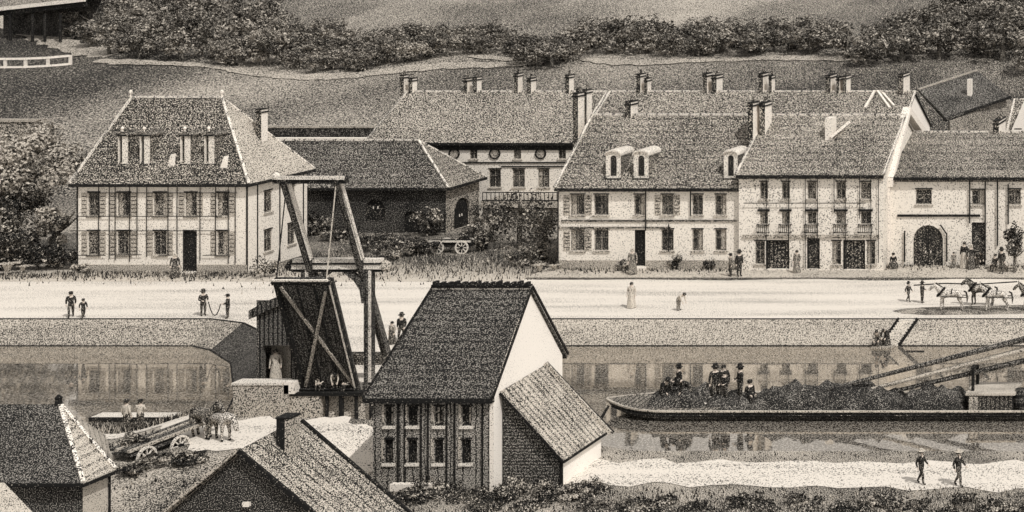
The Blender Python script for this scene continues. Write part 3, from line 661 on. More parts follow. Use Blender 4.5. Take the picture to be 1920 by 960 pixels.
q = MB(); q.box(lx-.1, lx+.03, 78.72, 78.84, -1.6, .0); q.build('corner_post', m_dark, L)

# ------------------------------------------------------------------ K: bottom centre shed, ridge running away from us
K = thing('shed', 'gable fronted shed with pale plank roof in the bottom foreground', 'shed', (-45.3, 70, -1.2))
Xr, zr = WX(455, 70), WZ(840, 70); w = 6.2; sl = .83
q = MB(); q.slab([(Xr,69.8,zr),(Xr+w,69.8,zr-w*sl),(Xr+w,73.9,zr-w*sl),(Xr,73.9,zr+.12)], .16); q.build('roof', m_roofK, K)
q = MB(); q.slab([(Xr-w,69.8,zr-w*sl),(Xr,69.8,zr),(Xr,73.9,zr+.12),(Xr-w,73.9,zr-w*sl)], .16); q.build('roof_left_slope', m_roofK, K)
q = MB(); q.add([(Xr-w+.2,70,-1.9),(Xr+w-.2,70,-1.9),(Xr+w-.2,70,zr-(w-.2)*sl-.12),(Xr,70,zr-.1),(Xr-w+.2,70,zr-(w-.2)*sl-.12)], [(0,1,2,3,4)])
q.add([(Xr-w+.2,73.6,-1.9),(Xr+w-.2,73.6,-1.9),(Xr+w-.2,73.6,zr-(w-.2)*sl-.12),(Xr,73.6,zr-.1),(Xr-w+.2,73.6,zr-(w-.2)*sl-.12)], [(4,3,2,1,0)])
q.build('gable_wall', M('black_gable_boards', .80, 8, paper=DIM), K, fix=False)
q = MB(); q.bar((Xr,69.72,zr+.03), (Xr-w,69.72,zr-w*sl+.03), .16, .14); q.build('verge', m_stone, K)
q = MB(); q.bar((Xr,69.7,zr-.02), (Xr+w,69.7,zr-w*sl-.02), .12, .2); q.build('bargeboard', m_dark, K)
q = MB(); q.bar((Xr+.15,73.95,zr+.04), (Xr+w,73.95,zr-w*sl+.02), .14, .16); q.build('far_verge', m_dark, K)
cx = WX(529, 71.6); zc = WZ(786, 71.6); q = MB(); q.box(cx-.26, cx+.1, 71.6, 72.3, zc-2.2, zc, 1); q.box(cx+.103, cx+.36, 71.62, 72.3, zc-2.2, zc-.01, 0); q.build('chimney', [m_stone, m_dark], K)  # shaded left half and lit right half put into the colours
q = MB(); q.box(cx-.29, cx+.39, 71.57, 72.34, zc+.002, zc+.08); q.build('chimney_cap', m_dark, K)
q = MB(); q.box(WX(455,69.9), WX(468,69.9), 69.85, 69.99, WZ(950,69.9), WZ(942,69.9)); q.build('vent', m_trim, K)

# ------------------------------------------------------------------ J: bottom left dark barn with pale hip
J = thing('barn', 'black roofed barn with pale hipped end, bottom left foreground', 'barn', (-54, 68, -1.2))
ap = P3(112,758,71.0); nc = P3(156,905,68.0); fc = P3(216,880,69.95); bk = (-54.75, 74.6, nc[2])
lf = (-75, 71.0, ap[2]); le = (-75, 68.0, nc[2]); lb = (-75, 74.6, nc[2])
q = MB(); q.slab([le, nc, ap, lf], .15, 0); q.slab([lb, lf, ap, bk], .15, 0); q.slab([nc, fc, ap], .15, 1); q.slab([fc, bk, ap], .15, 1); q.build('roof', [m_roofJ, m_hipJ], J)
q = MB(); q.bar(Vector(nc)+Vector((0,0,.03)), Vector(ap)+Vector((0,0,.03)), .16, .12); q.bar(Vector(fc)+Vector((0,0,.03)), Vector(ap)+Vector((0,0,.03)), .14, .12); q.build('hip_cap', m_ridge, J)
q = MB(); q.bar((nc[0],nc[1]-.03,nc[2]-.12), (fc[0]+.03,fc[1],fc[2]-.12), .1, .14); q.bar((le[0],le[1]-.03,le[2]-.1), (nc[0],nc[1]-.03,nc[2]-.1), .1, .14); q.build('gutter', m_dark, J)
q = MB(); q.lathe((ap[0]-.05, ap[1], ap[2]), [(.16,0),(.12,.2),(.16,.3),(.04,.42)], 8); q.build('finial', m_dark, J)
wi = .3
wn = (nc[0]-.28, 68.35); wf = (fc[0]-.25, 69.85); wb = (bk[0]-.2, 74.2)
q = MB()
for p, r in (((-75, 68.35), wn), (wn, wf), (wf, wb)): q.add([(p[0],p[1],-1.9),(r[0],r[1],-1.9),(r[0],r[1],nc[2]-.13),(p[0],p[1],nc[2]-.13)], [(0,1,2,3)], 1 if r is wf else 0)
q.build('wall', [M('black_barn_boards', .76, 8, paper=DIM), M('pale_barn_end', .14, 8, cloud=(.6, .1), lines=(('Z', .9, .05, .1),))], J, fix=False)
q = MB(); q.tube([(wf[0]+.06, wf[1]+.02, -1.6), (wf[0]+.06, wf[1]+.02, nc[2]-.3)], .05, 6); q.build('downpipe', m_dark, J)
# bottom-left corner roof
t = thing('shed', 'low shed with pale sloping roof at the bottom left corner', 'shed', (-52, 62, -1.2))
a = P3(-40,905,63); b = P3(8,905,63.0); c = P3(75,975,61.5); d = P3(-60,975,61.5)
q = MB(); q.slab([d, c, b, a], .15); q.build('roof', M('pale_shed_roof', .20, 9, cloud=(.7, .1)), t)
q = MB(); q.add([(d[0]+.1,61.7,-1.8),(c[0]-.15,61.7,-1.8),(c[0]-.15,61.7,c[2]-.12),(d[0]+.1,61.7,c[2]-.12)], [(0,1,2,3)]); q.add([(c[0]-.15,61.7,-1.8),(b[0]-.1,62.9,-1.8),(b[0]-.1,62.9,b[2]-.2),(c[0]-.15,61.7,c[2]-.12)], [(0,1,2,3)]); q.build('wall', m_wallF, t, fix=False)

# ------------------------------------------------------------------ top-left open shed and rail fence on the hill
v = on_hill(70, 78)
t = thing('open_shed', 'open sided shed on posts with pale roof edge at the top left corner', 'shed', (v.x, v.y, v.z))
zt0, zt1 = WZ(16, v.y), WZ(-6, v.y)
a = (WX(-40, v.y), v.y, WZ(20, v.y)); b = (WX(160, v.y), v.y, WZ(-2, v.y))
q = MB(); q.slab([a, b, (b[0], b[1]+5, b[2]+2.2), (a[0], a[1]+5, a[2]+2.2)], .3); q.build('roof', m_roofE, t)
q = MB(); q.bar((a[0],a[1]-.1,a[2]-.1), (b[0],b[1]-.1,b[2]-.1), .3, .55); q.build('roof_edge', m_trim, t)
q = MB(); q.bar((a[0],a[1]+.3,a[2]-.75), (b[0],b[1]+.3,b[2]-.75), .3, .7); q.build('beam', m_dark, t)
for px in (16, 58, 81, 110):
    x = WX(px, v.y); q = MB(); q.tube([(x, v.y+.3, hill_z(x, v.y)-.3), (x, v.y+.3, a[2]-.5)], .2, 7); q.build('post', m_dark, t)
q = MB(); q.add([(a[0],v.y+4.6,hill_z(a[0],v.y+4)-.5),(b[0]-1,v.y+4.6,hill_z(b[0],v.y+4)-.5),(b[0]-1,v.y+4.6,b[2]+1.5),(a[0],v.y+4.6,a[2]+1.5)], [(0,1,2,3)]); q.build('back_wall', m_wallF, t)
t = thing('rail_fence', 'pale post and rail fence on the slope at upper left', 'fence', on_hill(60, 125))
ps = [on_hill(px, py) for px, py in ((-30,133),(10,131),(48,129),(90,126),(132,122))]
for p in ps:
    q = MB(); q.bar((p.x,p.y,p.z-.2), (p.x,p.y,p.z+1.35), .3); q.build('post', m_trim, t)
for h in (1.25, .1):
    q = MB()
    for a, b in zip(ps, ps[1:]): q.bar((a.x,a.y-.16,a.z+h), (b.x,b.y-.16,b.z+h), .1, .3)
    q.build('rail', m_trim, t)

# ------------------------------------------------------------------ drawbridge
Bd = thing('drawbridge', 'timber drawbridge with raised crossbraced deck and tilted overhead balance frame', 'drawbridge', (-54, 91.4, 0))
xl, xr = -55.5, -52.3; YP = 91.55
for x in (xl-.2, xr+.2):
    q = MB(); q.bar((x,YP,-.3), (x,YP,6.95), .42, .42); q.box(x+.06, x+.222, YP-.24, YP-.215, -.2, 6.9, 1); q.box(x-.26, x+.3, YP-.26, YP+.26, -.02, .5)
    q.build('portal_post', [m_wood, m_woodl], Bd)
q = MB(); q.box(xl-.95, xr+1.0, YP-.26, YP+.26, 6.95, 7.22, 1); q.box(xl-.95, xr+1.0, YP-.3, YP+.3, 7.222, 7.32, 0); q.box(xl-.85, xr+.9, YP-.26, YP+.26, 7.322, 7.52, 1); q.box(xl-.95, xr+1.0, YP-.2, YP+.2, 6.78, 6.948, 0)
q.build('portal_beam', [m_dark, m_woodl], Bd)
for x, s in ((xl+.02, 1), (xr-.02, -1)):
    q = MB(); pts = [(x, YP, 5.0), (x+s*.12, YP, 5.8), (x+s*.5, YP, 6.4), (x+s*1.1, YP, 6.85)]
    for a, b in zip(pts, pts[1:]): q.bar(a, b, .3, .32)
    q.build('knee_brace', m_wood, Bd)
q = MB(); q.lathe((xr+1.12, YP, 7.0), [(.12,-.18),(.28,-.08),(.32,.1),(.24,.3),(.08,.42)], 10); q.build('beam_knob', m_stone, Bd)
q = MB(); q.lathe((xl-1.05, YP, 7.0), [(.12,-.18),(.28,-.08),(.32,.1),(.24,.3),(.08,.42)], 10); q.build('beam_knob', m_dark, Bd)
# deck hinged at the abutment, leaning towards the near bank
hinge = Vector((0, 90.95, .1)); tipd = Vector((0, 88.3, 7.05)) - hinge; L_ = tipd.length; d = tipd.normalized(); nrm = Vector((0, -d.z, d.y)).normalized()
if nrm.y > 0: nrm = -nrm
def DP(x, s, o=0): p = hinge + d*(s*L_) + nrm*o; return (x, p.y, p.z)
q = MB(); q.slab([DP(xl,0),DP(xr,0),DP(xr,1),DP(xl,1)], .14, 0, d=-nrm)
dk = q.build('deck', m_deck, Bd)
def dbar(a, b, w, h, o, m=0): 
    qq = MB(); qq.bar(DP(a[0],a[1],o), DP(b[0],b[1],o), w, h, m, up=nrm); return qq
dbar((xl+.1,0),(xl+.1,1),.2,.2,.105).build('deck_edge_beam', m_dark, dk)
qq = dbar((xr-.08,0),(xr-.08,1),.16,.2,.105); qq.bar(DP(xr-.1,0,.215), DP(xr-.1,1,.215), .09, .02, 1, up=nrm); qq.build('deck_edge_beam', [m_dark, m_woodl], dk)
dbar((xl,.985),(xr,.985),.22,.14,.28).build('tip_beam', m_dark, dk); dbar((xl+.05,1.01),(xr-.05,1.01),.10,.12,.33).build('tip_plate', m_woodl, dk); dbar((xl,.03),(xr,.03),.26,.14,.28).build('hinge_beam', m_dark, dk)
m_br = M('brace_timber', .5, 9)
for a, b, o in (((xl+.25,.93),(xr-.2,.05),.06), ((xr-.45,.9),(xl+.3,.06),.16)):
    qq = dbar(a, b, .17, .09, o); qq.bar(DP(a[0]-.11,a[1],o+.02), DP(b[0]-.11,b[1],o+.02), .06, .08, 1, up=nrm); qq.build('cross_brace', [m_br, m_dark], dk)
for f in (.36, .66):
    x = xl+(xr-xl)*f; dbar((x,.04),(x,.96),.10,.06,.03).build('deck_joist', m_dark, dk)
# balance frame
p0 = Vector((0, 91.2, 7.55)); tf = Vector((0, 89.0, 12.45)); tail = p0 + (p0-tf).normalized()*7.0
for x in (xl+.12, xr-.16):
    q = MB(); q.bar((x,tail.y,tail.z), (x,tf.y,tf.z), .34, .42); nb = Vector((0, -(tf-p0).z, (tf-p0).y)).normalized()
    q.bar((x+.13,p0.y-.02,p0.z), (x+.13,tf.y-.22,tf.z+.1), .12, .06, 1)
    q.bar((x+.175,p0.y,p0.z), (x+.175,tf.y,tf.z), .03, .34, 1)
    q.build('balance_beam', [m_wood, m_woodl], Bd)
q = MB(); q.bar((xl-.45,tf.y,tf.z-.1), (xr+.4,tf.y,tf.z-.1), .34, .3, 0); q.bar((xl-.4,tf.y-.18,tf.z+.08), (xr+.35,tf.y-.18,tf.z+.08), .12, .2, 1); q.build('front_beam', [m_dark, m_woodl], Bd)
q = MB(); q.bar((xl-.3,tail.y,tail.z), (xr+.3,tail.y,tail.z), .7, .6); q.build('counterweight', m_stoned, Bd)
q = MB(); q.lathe((xl-.28, tf.y-.1, tf.z+.02), [(.08,-.05),(.2,.05),(.2,.22),(.06,.36)], 8); q.build('beam_knob', m_woodl, Bd)
for x, mt in ((xl+.25, m_dark), (xr-.2, m_rope)):
    q = MB(); tp = DP(x, .985, .3); q.bar((x,tf.y,tf.z-.2), tp, .045); q.build('chain', mt, Bd)
q = MB(); q.box(xl-.3, xr+.5, 90.2, 90.9, .02, .2); q.build('hinge_sill', m_dark, Bd)
# tall plank hut
hx0, hx1 = WX(481, 92.6), WX(566, 92.6); Yh = 92.6
Ht = thing('plank_hut', 'tall dark plank hut with curved roof close left of the raised deck', 'hut', ((hx0+hx1)/2, Yh, 0))
q = MB(); PF = lambda u, v, w: (u, Yh+w, v)
wall_cells(q, PF, hx0, hx1, -.1, 4.9, [(WX(492,Yh), WX(545,Yh), -.1, WZ(648,Yh), False)], .3)
q.add([(hx1,Yh,-.1),(hx1,Yh+2.4,-.1),(hx1,Yh+2.4,5.2),(hx1,Yh,4.9)], [(0,1,2,3)]); q.add([(hx0,Yh,-.1),(hx0,Yh+2.4,-.1),(hx0,Yh+2.4,4.6),(hx0,Yh,4.6)], [(3,2,1,0)]); q.add([(hx0,Yh+2.4,-.1),(hx1,Yh+2.4,-.1),(hx1,Yh+2.4,5.2),(hx0,Yh+2.4,4.8)], [(0,1,2,3)])
q.build('wall', m_hut, Ht, fix=False)
q = MB(); n = 6; pr = []
for k in range(n+1):
    f = k/n; pr.append((hx0-.3 + (hx1-hx0+.35)*f, 4.35 + 1.05*math.sin(f*PI/2)))
for (xa, za), (xb, zb) in zip(pr, pr[1:]): q.slab([(xa,Yh-.25,za),(xb,Yh-.25,zb),(xb,Yh+2.6,zb),(xa,Yh+2.6,za)], .5 if xa < hx0 else .55)
q.build('roof', m_hut, Ht)
q = MB(); q.add([(hx0+.1,Yh+1.2,-.05),(hx1-.1,Yh+1.2,-.05),(hx1-.1,Yh+1.2,3.2),(hx0+.1,Yh+1.2,3.2)], [(0,1,2,3)]); q.build('inner_wall', M('hut_inner_plaster', .42, 8), Ht)

# ------------------------------------------------------------------ trees and plants
m_leaflf = M('far_leaf_light', .46, 4); m_leafdf = M('far_leaf_dark', .80, 4); m_leafmf = M('far_leaf_mid', .66, 4)
def crown_mesh(seed, rx, ry, rz, nclump, nleaf, ls, light=.35, cr=.45, far=False):
    r = random.Random(seed); v = []; f = []; mi = []
    cl = []
    for _ in range(nclump):
        while True:
            p = Vector((r.uniform(-1,1), r.uniform(-1,1), r.uniform(-1,1)))
            if p.length < 1: break
        p = p * .78
        cl.append((Vector((p.x*rx, p.y*ry, p.z*rz)), r.uniform(.6, 1.15)*cr, 0 if r.random() < light else (1 if r.random() < .6 else 2)))
    for i in range(nleaf):
        c, R, k = cl[i % nclump]
        d = Vector((r.gauss(0,1), r.gauss(0,1), r.gauss(0,1))).normalized()
        p = c + Vector((d.x*rx, d.y*ry, d.z*rz)) * R * r.uniform(.45, 1.0)
        n = (d + Vector((r.uniform(-.8,.8), r.uniform(-.8,.8), r.uniform(-.4,.9)))).normalized()
        u = n.orthogonal().normalized(); w = n.cross(u); a = r.uniform(0, 6.28)
        u, w = u*math.cos(a)+w*math.sin(a), w*math.cos(a)-u*math.sin(a)
        s = ls * r.uniform(.6, 1.4); b = len(v)
        v += [p-u*s, p-w*s*.55+n*s*.1, p+u*s, p+w*s*.55-n*s*.1]; f.append((b,b+1,b+2,b+3))
        mi.append(k if r.random() < .8 else r.choice((0,1,2)))
    me = bpy.data.meshes.new('crown'); me.from_pydata(v, [], f)
    for m in ((m_leaflf, m_leafdf, m_leafmf) if far else (m_leafl, m_leafd, m_leafm)): me.materials.append(m)
    me.polygons.foreach_set('material_index', mi); me.update()
    return me
def trunk_mesh(seed, h, r0, limbs=4, spread=.5):
    r = random.Random(seed); q = MB()
    q.tube([(0,0,-.3), (.02*h,0,h*.35), (-.02*h,.02*h,h*.7), (0,0,h)], [r0*1.3, r0, r0*.7, r0*.3], 7)
    for k in range(limbs):
        a = 2*PI*k/limbs + r.uniform(-.4,.4); z = h*r.uniform(.4,.7); L = h*spread*r.uniform(.7,1.1)
        q.tube([(0,0,z), (math.cos(a)*L*.5, math.sin(a)*L*.5, z+L*.35), (math.cos(a)*L, math.sin(a)*L, z+L*.8)], [r0*.55, r0*.38, r0*.12], 5)
    me = bpy.data.meshes.new('trunk'); me.from_pydata([tuple(Vector(p)) for p in q.v], [], q.f); me.materials.append(m_bark); me.update(); return me
def link(name, me, parent, loc=(0,0,0), sc_=(1,1,1), rot=0):
    o = bpy.data.objects.new(name, me); COL.objects.link(o); o.parent = parent; o.location = loc; o.scale = sc_; o.rotation_euler = (0,0,rot); return o
RT = random.Random(5)
CR = [crown_mesh(i, 1, 1, .9, 18, 1000, .075, .15, .40, True) for i in range(6)]
CRL = [crown_mesh(20+i, 1, 1, .9, 16, 900, .075, .36, .40, True) for i in range(3)]
TK = [trunk_mesh(i, 1.0, .07, 4, .5) for i in range(3)]
def tree(name, label, cat, loc, h, w, light=False, group=None, crown_z=.44, kind='trunk'):
    t = thing(name, label, cat, loc, RT.uniform(0, 6.28), group, world=False)
    link('trunk', RT.choice(TK), t, (0,0,0), (h*.8, h*.8, h*.75))
    link('crown', RT.choice(CRL if light else CR), t, (0,0,h*crown_z), (w*1.15, w*1.15, h*.52), RT.uniform(0,6))
    return t
# upper-left thicket
g1 = 'dark bushy trees of the hillside thicket at upper left'
for px, py, h, w in ((150,66,5,3),(185,84,6,3),(212,60,6,3.2),(235,100,6,3),(262,70,6.5,3.2),(290,104,6,3),(312,62,6.5,3.4),(340,116,5.5,3),(352,84,6,3.2),(385,60,6.5,3.2),(400,112,6,2.8),(428,92,6.5,3.2),(452,122,5.5,3),(470,78,7,3.2),(500,118,6.5,3.2),(520,98,6,3),(262,112,4,2.6),(205,104,4,2.2),(425,121,4,2.4),(180,40,5,3),(250,38,6,3),(330,34,6,3),(210,30,6,3.4),(290,26,6,3.4),(375,40,6,3.4),(430,48,6,3.4),(480,50,6.5,3.4),(455,64,6,3),(395,86,6,3),(320,88,6,3),(280,84,6,3),(545,112,4.5,3),(505,74,6,3)):
    tree('tree', 'dark bushy tree in the dense thicket above the path at upper left', 'tree', on_hill(px, py), h, w, RT.random() < .2, g1)
g2 = 'small shrubs lining the path in the upper middle'
for px, py, h, w in ((560,122,3.6,2.2),(590,128,3,2),(622,122,4,2.4),(650,126,3.2,2),(680,128,3,2.2),(706,120,4.2,2.4),(740,118,4.6,2.6),(775,114,4,2.4),(806,108,4,2.2),(815,92,3.5,2.2),(838,106,4.2,2.2),(880,92,3.6,2.6),(930,82,4,3),(962,92,3.2,2.4),(600,100,3.5,2.4),(690,98,3.4,2.2),(565,84,4.5,3),(610,76,4,3),(650,104,3.6,2.6),(640,86,4,3),(720,96,3.8,2.8),(760,92,4,2.8),(790,84,4,2.8),(850,86,4,3),(905,98,3.4,2.6),(895,80,3.8,2.8),(985,98,4,3),(580,106,3.6,2.6),(670,112,3.4,2.4),(725,106,3.4,2.4)):
    tree('shrub', 'small loose shrub beside the pale path in the upper middle', 'shrub', on_hill(px, py), h, w, RT.random() < .45, g2)
g3 = 'low dark trees on the hillside above the long ridge'
for px, py, h, w in ((1080,98,4.5,3.2),(1110,90,5,3.2),(1140,104,4.6,3),(1170,92,5.5,3.4),(1200,106,4.8,3.2),(1232,94,5.5,3.4),(1262,108,4.8,3),(1294,96,5.2,3.4),(1325,86,5,3.2),(1355,98,5,3.2),(1385,86,5,3.2),(1415,94,4.6,3.2),(1450,84,5,3.2),(1485,92,4.6,3),(1000,118,4,3),(1035,124,4,3),(1040,104,4,3.2),(1060,114,4,3),(1520,100,4.6,3.2),(1545,92,4.8,3.2),(1500,80,4.6,3.2),(1310,108,4.2,3),(1400,104,4.2,3),(1345,78,4.6,3.2)):
    tree('tree', 'low dark tree in the long clump above the pale path, upper middle right', 'tree', on_hill(px, py), h, w, False, g3)
g4 = 'dark trees of the wood at upper right'
for px, py, h, w in ((1590,112,5,3.4),(1622,124,5,3.2),(1650,108,5.5,3.2),(1690,118,5.5,3.4),(1720,96,6,3.6),(1760,108,6,3.6),(1790,80,6,3.6),(1830,96,6,3.6),(1860,72,7,4),(1900,60,7,4),(1880,108,6.5,4),(1915,88,7,4),(1930,130,7,4),(1800,30,6,4),(1850,34,7,4),(1890,24,7,4),(1760,60,6,3.6),(1730,66,5.5,3.4),(1915,10,7,4),(1840,60,6,3.6),(1560,88,4.5,3),(1680,80,5,3.2)):
    tree('tree', 'dark tree in the wood on the slope above the white gable, upper right', 'tree', on_hill(px, py), h, w, False, g4)
# big tree and shrubs at left edge
def big_tree(name, label, loc, h, rx, rz, seed, light, nleaf, cz, ls=.16, nc=34):
    t = thing(name, label, 'tree', loc, 0, None, world=False)
    link('trunk', trunk_mesh(seed, h*.75, .35, 6, .45), t)
    link('crown', crown_mesh(seed, rx, rx, rz, nc, nleaf, ls, light, .3), t, (0,0,cz))
    return t
big_tree('big_tree', 'tall broad tree with bright leafy crown left of the white house', (WX(28,131), 131, 0), 11.5, 5.5, 4.4, 71, .60, 11500, 7.0)
big_tree('tree', 'lower pale leafed tree touching the left corner of the white house', (WX(104,127.5), 127.5, 0), 6, 1.9, 1.9, 72, .5, 1500, 3.3, .13, 20)
big_tree('tree', 'dark tree under the bright crown at the left edge', (WX(12,127), 127, 0), 6.5, 4.2, 2.2, 73, .06, 3600, 3.0, .15, 24)
t = thing('hedge', 'dark clipped hedge running along the quay to the white house corner', 'hedge', (WX(70,125.6), 125.6, 0), 0, world=False)
link('foliage', crown_mesh(74, 3.4, .8, 1.1, 30, 2600, .13, .05, .42), t, (0,0,1.0)); link('stem', trunk_mesh(74, 1.4, .1, 5, .9), t)
t = thing('hedge', 'dark low hedge cut by the left edge of the picture', 'hedge', (WX(-20,125.2), 125.2, 0), 0, world=False)
link('foliage', crown_mesh(75, 2.6, .8, 1.0, 24, 1800, .13, .10, .42), t, (0,0,.9)); link('stem', trunk_mesh(75, 1.3, .1, 5, .9), t)
def blade_plant(name, label, loc, n, L, mat, group=None):
    t = thing(name, label, 'plant', loc, 0, group, world=False); q = MB()
    for k in range(n):
        a = 2*PI*k/n + RT.uniform(-.2,.2); e = RT.uniform(.5,1.0); pts = [(0,0,0), (math.cos(a)*L*.3*e, math.sin(a)*L*.3*e, L*.62), (math.cos(a)*L*.75*e, math.sin(a)*L*.75*e, L*.6)]
        q.bar(pts[0], pts[1], .13, .04); q.bar(pts[1], pts[2], .10, .03)
    q.build('leaves', mat, t); q = MB(); q.lathe((0,0,-.05), [(.16,0),(.2,.1),(.1,.25)], 8); q.build('stem', m_bark, t); return t
blade_plant('plant', 'pale arching bladed plant below the dark hedge at the left edge', on_flat(14, 516), 18, 1.5, m_leafl)
blade_plant('plant', 'small pale bladed plant right of the larger one near the hedge', on_flat(42, 512), 10, .9, m_leafl)
def shrub(label, loc, w, h, light, group=None, name='shrub', ls=.1, n=420, nc=10, seed=None):
    t = thing(name, label, 'shrub', loc, RT.uniform(0,6), group, world=False)
    link('foliage', crown_mesh(seed or RT.randint(100,9999), w, w, h*.5, nc, n, ls, light, .42), t, (0,0,h*.5)); link('stem', RT.choice(TK), t, (0,0,0), (h*.6,h*.6,h*.8)); return t
shrub('pale rounded shrub at the left foot of the white house', on_flat(150, 514), .8, .9, .75)
shrub('scraggly shrub against the right corner of the white house', on_flat(497, 520), 1.3, 1.8, .4)
# shaded court between barn and house B
for lab, px, py, w, h, Yd, li in (('tall dark bush filling the corner beside the terrace house', 1018, 470, 2.1, 5.6, 130, .0), ('dark ivy clad bush in the shade under the terrace railing', 975, 470, 2.6, 5.2, 135, .04), ('dark bush at the right side of the barn doorway', 922, 470, 2.0, 4.2, 138, .06),
                                  ('low dark bush in front of the shaded terrace bushes', 990, 500, 2.2, 2.0, 127.4, .06), ('dark bush left of the two wheeled wagon', 745, 478, 2.0, 1.6, 130.5, .05), ('dark bush against the barn front right of its small window', 800, 440, 1.6, 2.6, 140.6, .08), ('dark bush climbing the barn front behind the bridge frame', 590, 440, 1.7, 2.2, 140.9, .04), ('wide dark bush on the yard right of the balance frame', 690, 470, 2.4, 1.5, 134, .06), ('dark clump of weeds before the barn front beyond the balance frame', 640, 450, 2.0, 1.3, 139, .06), ('low dark bush just left of the parked wagon wheels', 795, 480, 1.6, 1.5, 132, .04), ('dark bush behind the right wheel of the parked wagon', 895, 480, 1.7, 2.3, 133.5, .04)):
    shrub(lab, (WX(px, Yd), Yd, 0), w, h, li, ls=.13, n=1000, nc=18)
blade_plant('plant', 'pale spiky plant at the left corner of the two dormer house', on_flat(1012, 512), 12, 1.1, m_leafl)
blade_plant('plant', 'pale broad leaved plant beside the corner of the two dormer house', on_flat(1038, 510), 9, .9, m_leafl)
shrub('grey shrub below the windows of the two dormer house', on_flat(1268, 508), .8, 1.4, .3); shrub('small grey shrub near the right end of the two dormer house', on_flat(1330, 508), .6, 1.1, .3)
shrub('small dark shrub beside the door of the two dormer house', on_flat(1168, 510), .55, 1.2, .15)
# small tree with a stem at far right
t = thing('tree', 'small dark round headed tree by the gate house at the right edge', 'tree', (WX(1902,124.2), 124.2, .1), 0, world=False)
link('crown', crown_mesh(90, .95, .9, 1.5, 16, 1100, .11, .04, .42), t, (0,0,2.3)); link('trunk', trunk_mesh(90, 2.6, .13, 5, .4), t)
# foreground bank bushes
g5 = 'leafy shrubs of the dark hedge bank along the lower edge'
for k in range(64):
    px = 752 + k*19 + RT.uniform(-12, 12); py = RT.uniform(940, 988) if px > 1120 else RT.uniform(925, 960)
    p = on_near(px, py)
    shrub('low leafy shrub in the dark bank of undergrowth along the lower edge', (p.x, p.y, p.z-.1), RT.uniform(.7, 1.2), RT.uniform(.3, .65), RT.choice((.0,.04,.1)), g5, ls=.07, n=520, nc=14)
for px, py, w, h, lab in ((790, 925, 1.0, .7, 'low leafy bush below the left windows of the black roofed house'), (835, 915, 1.3, 1.0, 'leafy bush below the right windows of the black roofed house'), (965, 925, 1.0, 1.0, 'bush at the foot of the white corner post of the black roofed house'), (1010, 935, 1.1, 1.0, 'bush against the dark brick end of the lean-to'), (1075, 935, 1.0, .8, 'bush below the white wall of the lean-to'), (1110, 925, .7, .9, 'bush at the right corner of the white lean-to wall')):
    p = on_near(px, py); shrub(lab, (p.x, min(p.y, 77.6), p.z-.1), w, h, .3, ls=.07, n=600, nc=14)
# grass: short blades along house fronts, yard and banks
rg = random.Random(3); q = MB()
def tufts(n, fp, L, lo=1):
    for _ in range(n):
        p = Vector(fp()); a = rg.uniform(0, 6.28); dx, dy = math.cos(a)*.05, math.sin(a)*.05; l = L*rg.uniform(.5,1.2); lean = Vector((rg.uniform(-.4,.4), rg.uniform(-.4,.4), 1))*l
        q.add([(p.x-dx,p.y-dy,p.z-.02),(p.x+dx,p.y+dy,p.z-.02),tuple(p+lean)], [(0,1,2)], 0 if rg.random() < .62 else 1)
tufts(1500, lambda: (rg.uniform(-95,-79), 124.3-abs(rg.gauss(0,1.3)), .02), .30)
tufts(900, lambda: (rg.uniform(-110,-95), 123.6-abs(rg.gauss(0,.9)), .02), .30)
tufts(2200, lambda: (rg.uniform(-79,-57), 126.5+rg.gauss(0,3.0), .02), .35)
tufts(500, lambda: (rg.uniform(-56,-42), 125.3-abs(rg.gauss(0,.7)), .12), .22)
tufts(350, lambda: (rg.uniform(-31,-20), 126.8-abs(rg.gauss(0,.9)), .12), .22)
def nb(xa, xb, ya, yb):
    x, y = rg.uniform(xa,xb), rg.uniform(ya,yb); return (x, y, near_z(x,y))
tufts(3200, lambda: nb(-46,-8,73,78.4), .20)
tufts(500, lambda: nb(-64,-59,76,84.5), .22)
tufts(500, lambda: nb(-58,-47,73,77.5), .22)
tufts(700, lambda: nb(-66,-59.5,87.2,88.6), .35)
tufts(500, lambda: nb(-36,-8,82.7,84.1), .12)
tag(q.build('grass', [m_leafd, m_leafl], fix=False), 'short dark grass along the house fronts and river banks', 'grass', kind='stuff')

